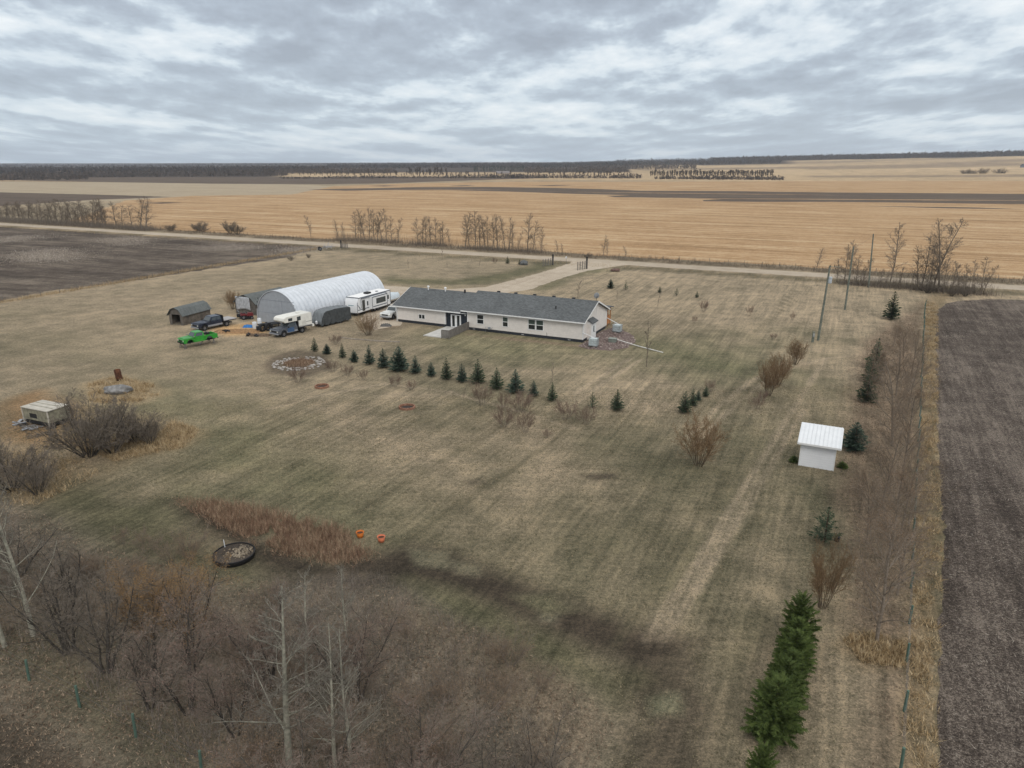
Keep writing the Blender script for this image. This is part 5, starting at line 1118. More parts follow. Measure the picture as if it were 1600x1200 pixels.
for (x, y) in ((2.35, -.75), (2.35, .75), (-1.95, -.75), (-1.95, .75)):
    s = MB()
    for a in range(4): an = math.pi / 4 + a * math.pi / 2; s.bar((x + .22 * math.cos(an), y + .22 * math.sin(an), 0), (x + .04 * math.cos(an), y + .04 * math.sin(an), .68), .035)
    s.box((x, y, .69), (.14, .14, .04)); s.build('jack_stand', m_rim, g)
MB().tube([(.3, .8, .3), (-.5, .5, .65)], .05, 6).build('exhaust_pipe', m_rim, g)
e = MB(); e.box((-1.2, .1, 1.45), (.7, .5, .25)); e.cyl((-1.3, -.3, 1.5), (-1.0, .5, 1.55), .16, 8); e.build('scrap_in_bed', m_black, None); e_ = bpy.data.objects['scrap_in_bed']; e_.name = 'engine_part'; e_.location = (c_[0], c_[1], .05); e_.rotation_euler = (0, 0, h_); tag(e_, 'black greasy engine part lying in the bed of the green pickup', 'engine part')
c_, h_ = side_place((321.5, 516.8), (357.5, 509.5))
pickup('flatbed_truck', 'dark blue crew pickup with a bare grey flat deck and black rack', (c_[0], c_[1], 0), h_, m_nvy, 'flat', ext=True, length=5.9, low=m_silv, front=m_silv)
c_, h_ = side_place((443.5, 527), (477, 519))
ct = pickup('pickup_truck', 'dark blue and grey pickup carrying a white slide-in camper', (c_[0], c_[1], 0), h_, m_gry, 'flat', length=5.5, low=m_silv, front=m_silv)
for s_ in (-1, 1): MB().bb(.0, 1.15, s_ * 1.0 - .012, s_ * 1.0 + .012, .55, 1.18).build('door', paint('blue_door', (.05, .10, .20)), ct)
m_cw = mat('camper_white', (.72, .71, .66), .45, .05, 2)
cp = thing('slide_in_camper', 'white slide-in camper with an overhanging nose on the blue pickup', 'camper', (c_[0], c_[1], 0), h_)
pr = [(-3.25, 1.0), (-3.25, 2.75), (-3.1, 2.85), (1.35, 2.80), (1.75, 2.62), (1.85, 2.28), (1.55, 1.98), (-.85, 1.95), (-.85, 1.10)]
MB().prism(pr, -1.12, 1.12, 'y').build('shell', m_cw, cp, bevel=.05)
MB().bb(-3.6, -3.26, -1.1, 1.1, .65, 1.0).build('rear_step', m_cw, cp); 
for s_ in (-1, 1):
    for (x0, x1, z0, z1) in ((.35, .95, 2.2, 2.5), (-1.15, -.6, 2.05, 2.5)):
        MB().bb(x0 - .05, x1 + .05, s_ * 1.13 - .012, s_ * 1.13 + .012, z0 - .05, z1 + .05).build('window_frame', m_black, cp); MB().bb(x0, x1, s_ * 1.147 - .006, s_ * 1.147 + .006, z0, z1).build('window', m_wind, cp)
    MB().bb(-3.2, -1.4, s_ * 1.13 - .006, s_ * 1.13 + .006, 1.55, 1.60).build('stripe', m_rim, cp); MB().bb(-2.1, -1.35, s_ * 1.13 - .01, s_ * 1.13 + .01, 1.2, 1.9).build('hatch', mat('hatch_white', (.66, .65, .60), .5), cp)
MB().box((-1.6, 0, 2.9), (.5, .5, .12)).build('roof_hatch', m_cw, cp, bevel=.03)
# tarp-covered trailer
a_, b_ = gp(503, 512), gp(546, 502); hh_ = math.atan2(a_[1] - b_[1], a_[0] - b_[0]); 
tr_ = thing('covered_trailer', 'travel trailer wrapped in a wrinkled dark grey cover with a white gas bottle', 'trailer', (a_[0] - math.cos(hh_) * 2.9 + math.sin(hh_) * 1.1, a_[1] - math.sin(hh_) * 2.9 - math.cos(hh_) * 1.1, 0), hh_)
prof = [(2.9, .35), (2.95, .9), (2.35, 2.2), (1.9, 2.42), (.2, 2.55), (-1.5, 2.50), (-2.8, 2.38), (-2.95, 2.2), (-3.0, .4)]
V = []; NS = 44; NC = 22
def prof_at(t):
    L_ = [math.dist(prof[i], prof[i + 1]) for i in range(len(prof) - 1)]; s_ = t * sum(L_)
    for i, l in enumerate(L_):
        if s_ <= l or i == len(L_) - 1: f = min(1, s_ / l); return (prof[i][0] + (prof[i + 1][0] - prof[i][0]) * f, prof[i][1] + (prof[i + 1][1] - prof[i][1]) * f)
        s_ -= l
wr = random.Random(3)
for i in range(NS + 1):
    x, z = prof_at(i / NS)
    for j in range(NC + 1):
        y = -1.12 + 2.24 * j / NC; V.append((x + .03 * math.sin(7 * y + i), y, z + .04 * math.sin(i * .9 + y * 5) * math.sin(y * 3 + 1) + .03 * wr.random() - .10 * abs(y) ** 3))
Q_ = [(i * (NC + 1) + j, i * (NC + 1) + j + 1, (i + 1) * (NC + 1) + j + 1, (i + 1) * (NC + 1) + j) for i in range(NS) for j in range(NC)]
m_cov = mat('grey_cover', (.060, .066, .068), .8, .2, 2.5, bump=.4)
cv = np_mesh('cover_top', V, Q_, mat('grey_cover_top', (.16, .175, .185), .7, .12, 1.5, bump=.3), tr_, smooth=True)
for s_ in (-1, 1):
    V = []; 
    for i in range(41):
        x = -3.0 + 5.9 * i / 40
        zt = np.interp(x, [-3.0, -2.95, -2.8, -1.5, .2, 1.9, 2.35, 2.9], [.45, 2.1, 2.28, 2.40, 2.45, 2.32, 2.1, .9])
        for j in range(15):
            f = j / 14; V.append((x, s_ * (1.13 + .05 * math.sin(x * 5 + f * 4) * (1 - f) + .05 * math.sin(x * 2.3 - f * 7) * f * (1 - f) * 3), .30 + (zt - .30) * f + (.08 * math.sin(x * 6) if j == 0 else 0)))
    np_mesh('cover_side', V, [(i * 15 + j, i * 15 + j + 1, (i + 1) * 15 + j + 1, (i + 1) * 15 + j) for i in range(40) for j in range(14)], m_cov, tr_, smooth=True)
MB().bb(-2.8, 2.7, -1.0, 1.0, .32, .5).build('chassis', m_black, tr_); wheel(tr_, -.9, .95, .34, .2); wheel(tr_, -.9, -.95, .34, .2)
t_ = MB(); t_.bar((2.7, -.7, .45), (4.0, 0, .45), .1); t_.bar((2.7, .7, .45), (4.0, 0, .45), .1); t_.build('tow_frame', m_black, tr_)
MB().tube([(3.15, .25, .5), (3.15, .25, .62), (3.15, .25, .9), (3.15, .25, .98)], [.12, .17, .17, .07], 12).build('gas_bottle', mat('bottle_white', (.75, .76, .78), .4), tr_, smooth='auto')
# white travel trailer
a_, b_ = gp(561, 493.5), gp(609, 481); hh_ = math.atan2(a_[1] - b_[1], a_[0] - b_[0]) ; hh_ = math.radians(64 + 180)
rv = thing('travel_trailer', 'white travel trailer with grey trim, open slide-out and awning beside the arched building', 'travel trailer', (gp(549.5, 494)[0], gp(549.5, 494)[1], 0), hh_)
m_rvw = mat('rv_white', (.74, .75, .76), .4, .03); m_rvt = mat('rv_trim', (.12, .135, .16), .5, .05); m_teal = mat('teal_decal', (.05, .22, .26), .4, .05)
LV = 9.2
MB().prism([(0, .55), (.06, 1.3), (-.1, 2.4), (-.45, 2.98), (-LV, 2.98), (-LV, .55)], -1.22, 1.22, 'y').build('body', m_rvw, rv, bevel=.04)
MB().bb(-LV + .05, -.4, -1.2, 1.2, 2.985, 3.02).build('roof', mat('rv_roof', (.80, .80, .80), .6, .04), rv)
e_ = MB()
for s_ in (-1, 1):
    e_.bb(-LV, -.4, s_ * 1.235 - .01, s_ * 1.235 + .01, 2.86, 3.0); e_.bb(-LV, -LV + .12, s_ * 1.235 - .01, s_ * 1.235 + .01, .56, 2.86); e_.bb(-.12, -.02, s_ * 1.235 - .01, s_ * 1.235 + .01, .56, 2.3)
e_.build('edge_trim', m_rvt, rv); MB().box((-.42, 0, 2.99), (.14, 2.4, .1)).build('front_cap_trim', m_rvt, rv)
# slide-out on the house side
so_ = MB(); so_.bb(-7.4, -3.2, 1.23, 1.85, .75, 2.75); slo = so_.build('slide_out', m_rvw, rv)
e_ = MB(); e_.bb(-7.42, -3.18, 1.851, 1.87, 2.62, 2.78); e_.bb(-7.42, -7.3, 1.851, 1.87, .75, 2.62); e_.bb(-3.3, -3.18, 1.851, 1.87, .75, 2.62); e_.build('edge_trim', m_rvt, slo)
MB().bb(-6.9, -4.3, 1.851, 1.865, 1.45, 2.35).build('window', m_wind, slo); MB().bb(-7.2, -3.4, 1.851, 1.862, 1.02, 1.18).build('stripe', m_rvt, slo)
MB().bb(-2.05, -1.35, 1.226, 1.25, .7, 2.45).build('entry_door', mat('rv_door', (.055, .055, .05), .5), rv); MB().bb(-2.95, -2.6, 1.226, 1.245, 1.4, 2.1).build('window', m_wind, rv); MB().bb(-8.7, -8.1, 1.226, 1.245, 1.5, 2.2).build('window', m_wind, rv)
MB().bb(-3.1, -.2, 1.226, 1.24, .95, 1.08).build('stripe', m_rvt, rv); MB().prism([(-.9, 1.2), (-.2, 1.9), (-.15, 1.85), (-.6, 1.2)], 1.226, 1.24, 'y').build('decal', m_rvt, rv)
fp = MB(); fp.bb(.052, .075, -.55, .55, 1.72, 1.80); fp.bb(.052, .07, -.35, .4, 1.58, 1.62); fp.build('decal', m_teal, rv).location.x = -.06
MB().box((-4.3, .1, 3.16), (1.1, .9, .28)).build('air_conditioner', m_black, rv, bevel=.08); MB().box((-6.6, .3, 3.07), (.4, .4, .1)).build('roof_vent', m_rvt, rv, bevel=.02)
aw = MB(); aw.tube([(-7.8, 1.35, 2.8), (-1.0, 1.35, 2.8)], .07, 8); aw.bar((-7.8, 1.3, 2.8), (-7.8, 1.28, 1.2), .05); aw.bar((-1.0, 1.3, 2.8), (-1.0, 1.28, 1.2), .05); aw.build('awning', m_rvt, rv)
MB().bb(-LV + .3, -.3, -1.0, 1.0, .38, .55).build('chassis', m_black, rv)
for x in (-5.6, -4.7):
    for y in (-1.08, 1.08): wheel(rv, x, y, .36, .22)
t_ = MB(); t_.bar((-.2, -.8, .5), (1.3, 0, .5), .1); t_.bar((-.2, .8, .5), (1.3, 0, .5), .1); t_.build('tow_frame', m_black, rv)
# white pickup by the house and a pale enclosed trailer behind it
wp = gp(607, 497.5); hp = math.radians(64 + 180)
pickup('pickup_truck', 'white pickup with a dark windscreen squeezed between trailer and house', (wp[0] + .9, wp[1] + 1.0, 0), hp, m_wht, 'bed', length=5.4, front=m_silv)
lr = thing('ladder_rack_load', 'white lumber and brown bundle carried above the white pickup bed', 'lumber load', (wp[0] + .9, wp[1] + 1.0, 0), hp)
b = MB(); b.bb(-2.6, .6, -.5, -.1, 2.0, 2.12); b.bb(-2.9, .2, .0, .25, 2.0, 2.1); b.build('lumber', mat('pale_wood', (.55, .50, .43), .7), lr); b = MB(); b.box((-1.6, .3, 1.5), (1.3, .8, .55)); b.build('bundle', mat('brown_bundle', (.12, .05, .045), .8, .3), lr, bevel=.1)
b = MB()
for x in (-.8, -2.4):
    for y in (-.9, .9): b.bar((x, y, 1.2), (x, y, 2.0), .05)
    b.bar((x, -.9, 1.97), (x, .9, 1.97), .05)
b.build('rack', m_black, lr)
p_ = gp(612, 478); ev = thing('boat_trailer', 'pale blue-white covered boat on a trailer behind the white pickup', 'boat', (p_[0] - .6, p_[1] + .6, 0), math.radians(64))
V = []; 
for i in range(15):
    t = i / 14; x = -3 + 6 * t; w2 = 1.15 * (1 - max(0, (t - .55) / .45) ** 2) ** .5 + .02; hz = 1.9 + .35 * math.sin(math.pi * min(1, t * 1.1))
    for j in range(9): a = math.pi * j / 8; V.append((x, w2 * math.cos(a), 1.2 + (hz - 1.2) * math.sin(a) ** .7))
np_mesh('boat_cover', V, [(i * 9 + j, i * 9 + j + 1, (i + 1) * 9 + j + 1, (i + 1) * 9 + j) for i in range(14) for j in range(8)], mat('pale_cover', (.52, .58, .62), .5, .05), ev, smooth=True)
V = []
for i in range(15):
    t = i / 14; x = -3 + 6 * t; w2 = 1.12 * (1 - max(0, (t - .55) / .45) ** 2) ** .5 + .02
    V += [(x, -w2, 1.2), (x, -w2 * .6, .75), (x, 0, .6 + .3 * max(0, t - .6)), (x, w2 * .6, .75), (x, w2, 1.2)]
np_mesh('hull', V, [(i * 5 + j, i * 5 + j + 1, (i + 1) * 5 + j + 1, (i + 1) * 5 + j) for i in range(14) for j in range(4)], m_wht, ev); MB().bb(-2.5, 3.4, -.5, .5, .45, .56).build('trailer_frame', m_black, ev); wheel(ev, -.8, -.9, .3, .2); wheel(ev, -.8, .9, .3, .2)

# ------------------------------------------------------------------ yard things
def local(p_, dx=0, dy=0): return (p_[0] + dx, p_[1] + dy, 0)
p_ = gp(386, 498.5); at = thing('garden_tractor', 'red garden tractor with black wheels in front of the old grey shed', 'tractor', (*p_, 0), math.radians(25))
m_red = paint('red_paint', (.17, .018, .022), .4, .2); MB().prism([(-.9, .5), (-.9, .8), (-.3, .85), (.0, .75), (.15, 1.0), (.95, .98), (1.05, .5)], -.33, .33, 'y').build('body', m_red, at, bevel=.05)
MB().box((-.45, 0, 1.0), (.5, .5, .12)).build('seat', m_black, at, bevel=.04); MB().tube([(.1, 0, .95), (-.1, 0, 1.25)], .03, 6).build('steering_column', m_black, at)
MB().prism([(-.95, .72), (-.8, .98), (-.2, .98), (-.05, .72)], -.62, -.34, 'y').build('fender', m_red, at); MB().prism([(-.95, .72), (-.8, .98), (-.2, .98), (-.05, .72)], .34, .62, 'y').build('fender', m_red, at)
for x, r_ in ((-.5, .38), (.7, .27)):
    for y in (-.48, .48): wheel(at, x, y, r_, .24)
MB().box((.1, 0, .3), (1.0, 1.3, .18)).build('mower_deck', m_black, at, bevel=.05)
p_ = gp(375, 497.5); sb = thing('snow_blower', 'dark wheeled machine between the old grey shed and red tractor', 'machine', (*p_, 0), math.radians(200))
MB().box((0, 0, .5), (.9, .7, .5)).build('housing', m_black, sb, bevel=.06); MB().tube([(.1, 0, .7), (.1, 0, 1.15), (.3, 0, 1.3)], .09, 8).build('chute', mat('grey_chute', (.22, .23, .24), .5), sb); MB().tube([(-.4, -.3, .6), (-1.0, -.3, 1.0)], .025, 6).build('handle', m_rim, sb); MB().tube([(-.4, .3, .6), (-1.0, .3, 1.0)], .025, 6).build('handle', m_rim, sb); wheel(sb, -.2, -.42, .25, .16); wheel(sb, -.2, .42, .25, .16)
def drum(x, y, dx, dy, r_, h, m_, lab, cat='drum'):
    p_ = gp(x, y); o = thing('drum', lab, cat, (p_[0] + dx, p_[1] + dy, 0), 0)
    b = MB(); b.tube([(0, 0, 0), (0, 0, .04), (0, 0, h * .33), (0, 0, h * .34), (0, 0, h * .36), (0, 0, h * .66), (0, 0, h * .67), (0, 0, h * .69), (0, 0, h * .97), (0, 0, h)], [r_ * .95, r_, r_, r_ * 1.05, r_, r_, r_ * 1.05, r_, r_, r_ * .93], 18); b.build('barrel', m_, o, smooth='auto'); MB().cyl((0, 0, h + .001), (0, 0, h + .03), r_ * .88, 16).build('lid', m_, o); return o
m_wpl = mat('white_plastic', (.62, .64, .66), .5, .06)
drum(398.5, 513, 0, 0, .34, .95, m_wpl, 'white plastic drum, left one of two in front of the arched building'); drum(404.5, 510, .1, .2, .32, 1.2, m_wpl, 'taller white plastic drum, right one of two in front of the arched building'); drum(404, 517, 0, 0, .3, .7, mat('black_drum', (.02, .022, .026), .5), 'short black drum beside the big upright tyre')
def tyre(loc, rz, r_, w_, lab, flat=False):
    m_ = MB(); n = 22; prof_ = [(r_ * .58, -w_ / 2), (r_ * .92, -w_ / 2), (r_, -w_ * .3), (r_, w_ * .3), (r_ * .92, w_ / 2), (r_ * .58, w_ / 2)]
    for i in range(6):
        p_, q_ = prof_[i], prof_[(i + 1) % 6]
        for k in range(n):
            t0, t1 = 2 * math.pi * k / n, 2 * math.pi * (k + 1) / n
            m_.quad((p_[0] * math.cos(t0), p_[1], p_[0] * math.sin(t0)), (p_[0] * math.cos(t1), p_[1], p_[0] * math.sin(t1)), (q_[0] * math.cos(t1), q_[1], q_[0] * math.sin(t1)), (q_[0] * math.cos(t0), q_[1], q_[0] * math.sin(t0)))
    o = m_.build('tractor_tyre', m_tyre); o.location = (*loc, r_ - .03); o.rotation_euler = (0, 0, rz); return tag(o, lab, 'tyre')
p_ = gp(411, 518); tyre(p_, math.radians(60), .62, .35, 'big upright tyre nearest the white drums'); tyre((p_[0] + .7, p_[1] + .5), math.radians(60), .62, .35, 'big upright tyre just behind the nearest one')
p_ = gp(424, 511); at2 = thing('flat_trailer', 'low black flat trailer with a raised mesh ramp behind the camper truck', 'trailer', (*p_, 0), math.radians(38)); MB().bb(-1.8, 1.2, -.8, .8, .45, .6).build('deck', m_black, at2); MB().box((1.2, 0, 1.0), (.05, 1.4, .9)).build('ramp', m_rim, at2); wheel(at2, -.4, -.9, .33, .2); wheel(at2, -.4, .9, .33, .2)
def crumple(name, p_, sx, sy, h, m_, lab, cat, seed, n=16):
    rg = random.Random(seed); V = []
    for j in range(n + 1):
        for i in range(n + 1):
            u, v = i / n * 2 - 1, j / n * 2 - 1; e = max(0, 1 - (u * u + v * v) ** 1.2)
            V.append((u * sx * (1 + .15 * rg.random()), v * sy * (1 + .15 * rg.random()), .022 + h * min(1, e * 1.8) * (.45 + .55 * rg.random())))
    o = np_mesh(name, V, [(j * (n + 1) + i, j * (n + 1) + i + 1, (j + 1) * (n + 1) + i + 1, (j + 1) * (n + 1) + i) for j in range(n) for i in range(n)], m_, smooth=True)
    o.location = (*p_, 0); return tag(o, lab, cat)
crumple('tarp', gp(388, 511), .75, .55, .35, mat('blue_tarp', (.03, .16, .42), .5, .15, 6), 'crumpled bright blue tarp in front of the arched building', 'tarp', 4)
m_chip = mat('wood_chips', (.30, .18, .09), .95, .3, 5)
crumple('sawdust_heap', gp(372, 518), 3.2, 1.3, .22, m_chip, 'low tan heap of sawdust spread in front of the trucks', 'sawdust', 7, 26)
crumple('dirt_heap', gp(405, 524), 1.6, .7, .2, mat('dirt', (.13, .09, .06), .95, .3, 5), 'small brown dirt heap left of the camper truck bumper', 'dirt', 8)
for i, (x, y, lab) in enumerate([(352, 519, 'black bent scrap lying on the left end of the sawdust'), (386, 525, 'dark scrap lying by the right end of the sawdust'), (397, 525.5, 'small dark scrap piece right of the other one')]):
    b = MB(); rg = random.Random(i); 
    for k in range(5): b.box((rg.gauss(0, .25), rg.gauss(0, .2), .1 + .25 * rg.random()), (rg.uniform(.2, .7), rg.uniform(.1, .3), rg.uniform(.05, .25)), rg.random() * 3, rg.gauss(0, .4))
    o = b.build('scrap', m_black); o.location = (*gp(x, y), 0); tag(o, lab, 'scrap')
crumple('gravel_heap', gp(603, 509.5), .8, .5, .4, mat('grey_gravel', (.12, .115, .11), .95, .3, 9), 'dark gravel heap at the left corner of the house', 'gravel heap', 9)
# two white tanks in cages
def ibc(lx, ly, lab, rz):
    o = thing('caged_tank', lab, 'water tank', hv(lx, ly), rz)
    MB().box((0, 0, .68), (1.1, .96, .98)).build('tank', mat('milky_tank', (.55, .62, .63), .35, .1, 3), o, bevel=.08); MB().cyl((0, 0, 1.17), (0, 0, 1.24), .14, 12).build('cap', m_wpl, o)
    c = MB()
    for k in range(6):
        x = -.58 + 1.16 * k / 5; c.bar((x, -.51, .16), (x, -.51, 1.2), .035); c.bar((x, .51, .16), (x, .51, 1.2), .035)
    for k in range(5):
        y = -.51 + 1.02 * k / 4; c.bar((-.58, y, .16), (-.58, y, 1.2), .035); c.bar((.58, y, .16), (.58, y, 1.2), .035)
    for z in (.3, .6, .9, 1.2):
        c.bar((-.6, -.52, z), (.6, -.52, z), .035); c.bar((-.6, .52, z), (.6, .52, z), .035); c.bar((-.59, -.52, z), (-.59, .52, z), .035); c.bar((.59, -.52, z), (.59, .52, z), .035)
    c.build('cage', mat('cage_steel', (.45, .47, .48), .4, metal=.3), o); 
    q = MB(); q.bb(-.6, .6, -.52, .52, .12, .17)
    for x in (-.5, 0, .5): q.bb(x - .06, x + .06, -.5, .5, 0, .12)
    q.build('pallet', m_woodg, o)
ibc(32.9, -1.4, 'caged white water tank nearer the camera at the house corner', GA + .1); ibc(33.2, 8.0, 'caged white water tank farther back, below the cedar porch', GA - .1)
pp = MB(); a = hv(34.2, 3.0); b = hv(42.2, -.5); pp.tube([(a[0], a[1], .35), ((a[0] + b[0]) / 2, (a[1] + b[1]) / 2, .12), (b[0], b[1], .06)], .065, 8); tag(pp.build('drain_pipe', mat('pipe_white', (.68, .66, .62), .5), None), 'long white drain pipe lying on the lawn right of the house', 'pipe')
bx = thing('utility_box', 'low grey-green box among stones between the two caged tanks', 'box', hv(34.4, 2.2), GA); MB().box((0, 0, .25), (1.0, .75, .5)).build('base', mat('greygreen', (.20, .22, .19), .7), bx, bevel=.04); MB().box((0, 0, .53), (1.1, .85, .06)).build('lid', mat('greygreen2', (.26, .28, .25), .7), bx)
# stone beds
bed = [hv(*q)[:2] for q in ((31.0, -2.0), (33, -3.0), (35.5, -2.4), (37.2, 0), (37.4, 3.5), (36, 6.8), (34, 9.4), (31.4, 10.5), (31, 8))]
sheet('gravel_bed', bed, .012, ground_like('red_stones', [(.10, .07, .06), (.21, .155, .14), (.34, .27, .25)], fine=2.2, contrast=.7, bump=1.5), .5, .15)
def stones(name, pos, r0, r1, m_, lab, cat, kind=None, flat=.6):
    V = []; Q = []; rg = random.Random(len(pos)); ico = bmesh.new(); bmesh.ops.create_icosphere(ico, subdivisions=1, radius=1); iv = [v.co.copy() for v in ico.verts]; fi = [[v.index for v in f.verts] for f in ico.faces]; ico.free()
    for (x, y) in pos:
        b_ = len(V); r_ = rg.uniform(r0, r1); sx, sy, sz = rg.uniform(.7, 1.3), rg.uniform(.7, 1.3), flat * rg.uniform(.7, 1.2)
        for v in iv: k = rg.uniform(.85, 1.15); V.append((x + v.x * r_ * sx * k, y + v.y * r_ * sy * k, r_ * sz * (.6 + v.z * k)))
        Q += [[b_ + i for i in f] for f in fi]
    o = np_mesh(name, V, Q, m_); return tag(o, lab, cat, kind=kind)
stones('stones', in_poly(bed, 600), .06, .18, mat('bed_stones', (.12, .085, .075), .9, col2=(.38, .31, .28), scale=2.5), 'loose reddish-grey stones of the bed at the right end of the house', 'stones', 'stuff')
# ring of pale flat stones with brown middle
rc = gp(467, 568); sc_ = thing('stone_circle', 'large circle of concentric rings of flat pale stones round a brown planting', 'stone circle', (*rc, 0), 0)
rg = random.Random(8); m_pst = mat('pale_stone', (.24, .215, .19), .85, col2=(.46, .43, .40), scale=3)
for ring, (rr_, n) in enumerate(((3.05, 36), (2.6, 31), (2.15, 25))):
    for k in range(n):
        if rg.random() < .16: continue
        a = 2 * math.pi * (k + rg.uniform(-.3, .3)) / n; b = MB(); b.box((0, 0, .05), (rg.uniform(.2, .34), rg.uniform(.26, .46), .1)); o = b.build('flat_stone', m_pst, sc_, bevel=.03, seg=1); q = rr_ + rg.gauss(0, .1); o.location = (q * math.cos(a), q * math.sin(a), rg.uniform(-.03, .02)); o.rotation_euler = (rg.gauss(0, .1), rg.gauss(0, .1), a + math.pi / 2 + rg.gauss(0, .35))
tt = NR.random(1500) * 6.283; q = 1.9 * np.sqrt(NR.random(1500)); blades('planting', np.stack([rc[0] + q * np.cos(tt), rc[1] + q * np.sin(tt)], 1), (.2, .6), (.02, .05), (0, .8), m_reed, 'dead brown planting in the middle of the stone circle', 'plants')
# brick rings on the lawn
m_brick = mat('red_brick', (.20, .095, .06), .9, col2=(.33, .18, .12), scale=4)
for (x, y, lab, rr_) in ((503, 605, 'low broken ring of red bricks near the stone circle', .72), (636, 637.5, 'low oval ring of red bricks in the middle of the lawn', .78)):
    o = thing('brick_ring', lab, 'brick ring', (*gp(x, y), 0), 0); b = MB(); rg = random.Random(x)
    for lay in range(2):
        for k in range(17):
            a = 2 * math.pi * (k + lay * .5) / 17; b.box((rr_ * math.cos(a), rr_ * .95 * math.sin(a), .06 + lay * .115), (.11, .25, .11), a + rg.gauss(0, .06))
    b.build('bricks', m_brick, o); MB().cyl((0, 0, .006), (0, 0, .03), rr_ * .88, 18).build('ash', mat('ash', (.05, .04, .036), .95, .3), o)
# old camper shell on junk
c0 = gp(40, 662); c1 = gp(79, 670); hc = math.atan2(c1[1] - c0[1], c1[0] - c0[0])
cs = thing('camper_shell', 'old beige truck cap with a pale flat roof sitting on scrap', 'camper shell', (*c0, 0), hc); Lc = math.dist(c0, c1)
cs.scale = (1, 1, 1.12); m_bei = mat('dirty_beige', (.24, .225, .165), .7, .25, 2.5); m_crf = mat('dirty_white_roof', (.46, .43, .37), .6, .12, 2)
b = MB(); b.bb(0, Lc, 0, .05, .5, 1.50); b.bb(0, Lc, 1.95, 2.0, .5, 1.50); b.bb(Lc - .05, Lc, .051, 1.949, .45, 1.50); b.bb(0, .05, .051, 1.949, .5, 1.50); b.build('side_panel', m_bei, cs)
MB().bb(-.1, Lc + .12, -.12, 2.1, 1.503, 1.58).build('roof', m_crf, cs, bevel=.03)
b = MB(); 
for (x, y) in ((-.02, -.03), (Lc + .02, -.03), (Lc + .02, 2.03)): b.bb(x - .05, x + .05, y - .05, y + .05, .1, 1.50)
b.build('corner_trim', m_crf, cs); MB().bb(.9, 1.9, -.012, .052, .7, 1.1).build('window', m_black, cs); MB().bb(-.07, -.001, .4, 1.4, .75, 1.1).build('window', m_black, cs)
b = MB()
for y in (.65, 1.3): b.bb(.1, Lc - .1, y - .012, y + .012, 1.581, 1.61)
b.build('roof_seam', m_bei, cs)
b = MB(); b.bb(.1, Lc - .1, .1, 1.9, .12, .44); b.build('underframe', m_black, cs)
for i in range(9):
    rg = random.Random(40 + i); dx, dy = [(-.7, .6), (-.5, -.3), (.4, -.5), (1.2, -.6), (2.2, -.4), (3.3, .2), (-.9, 1.4), (1.8, -1.0), (4.3, 1.8)][i]
    b = MB()
    for k in range(3): b.box((rg.gauss(0, .2), rg.gauss(0, .15), .08 + .12 * rg.random()), (rg.uniform(.4, 1.3), rg.uniform(.1, .4), rg.uniform(.03, .14)), rg.random() * 3, rg.gauss(0, .15))
    o = b.build('scrap_board', [m_woodg, m_silv, m_black][i % 3]); ca_, sa_ = math.cos(hc), math.sin(hc); o.location = (c0[0] + dx * ca_ - dy * sa_, c0[1] + dx * sa_ + dy * ca_, 0)
    tag(o, f'{["grey wooden", "shiny metal", "black"][i % 3]} scrap, {ORD[i // 3]} piece of its kind from the left round the camper shell', 'scrap')
# rusty barrel, boulder
br = thing('burn_barrel', 'rusty burn barrel leaning slightly on the lawn at left', 'barrel', (*gp(187, 594), 0), .3); m_rust = mat('rust', (.045, .022, .014), .9, col2=(.15, .06, .03), scale=5)
b = MB(); h = 1.05; b.tube([(0, 0, 0), (0, 0, h * .33), (0, 0, h * .35), (0, 0, h * .37), (0, 0, h * .66), (0, 0, h * .68), (0, 0, h * .70), (0, 0, h)], [.35, .35, .37, .35, .35, .37, .35, .35], 20, caps=False); o = b.build('shell', m_rust, br, smooth='auto'); o.modifiers.new('s', 'SOLIDIFY').thickness = .015; MB().cyl((0, 0, .3), (0, 0, .35), .33, 16).build('ashes', mat('ash2', (.03, .028, .026), .95), br); br.scale = (1, 1, 1.2); br.rotation_euler = (math.radians(2), math.radians(-4), .3); br.location.z = .02
def boulder(name, p_, s, m_, lab, seed=1, cat='boulder'):
    bm = bmesh.new(); bmesh.ops.create_icosphere(bm, subdivisions=4, radius=1)
    for v in bm.verts:
        q = v.co; k = 1 + .14 * math.sin(3 * q.x + seed) * math.sin(2.4 * q.y + seed * 2) + .08 * math.sin(6 * q.y + 4 * q.z) + .04 * math.sin(11 * q.x + 9 * q.z)
        v.co = Vector((q.x * s[0], q.y * s[1], q.z * s[2])) * k
    me = bpy.data.meshes.new(name); bm.to_mesh(me); bm.free(); me.materials.append(m_); [setattr(f, 'use_smooth', True) for f in me.polygons]
    o = link(bpy.data.objects.new(name, me)); o.location = (*p_, s[2] * .55); return tag(o, lab, cat)
boulder('boulder', gp(184, 613), (1.35, .95, .55), mat('grey_rock', (.21, .205, .20), .85, .25, 3, bump=.5), 'large grey boulder in dry grass in front of the rusty barrel', 2)
boulder('boulder', gp(818.5, 414), (1.0, .8, .75), mat('grey_rock2', (.12, .125, .125), .85, .25, 3), 'grey boulder beside a tiny spruce left of the drive gate', 5)
boulder('boulder', gp(961, 424), (1.0, .7, .45), mat('brown_rock', (.14, .085, .07), .85, .25, 3), 'reddish-brown boulder by the road right of the drive gate', 9)
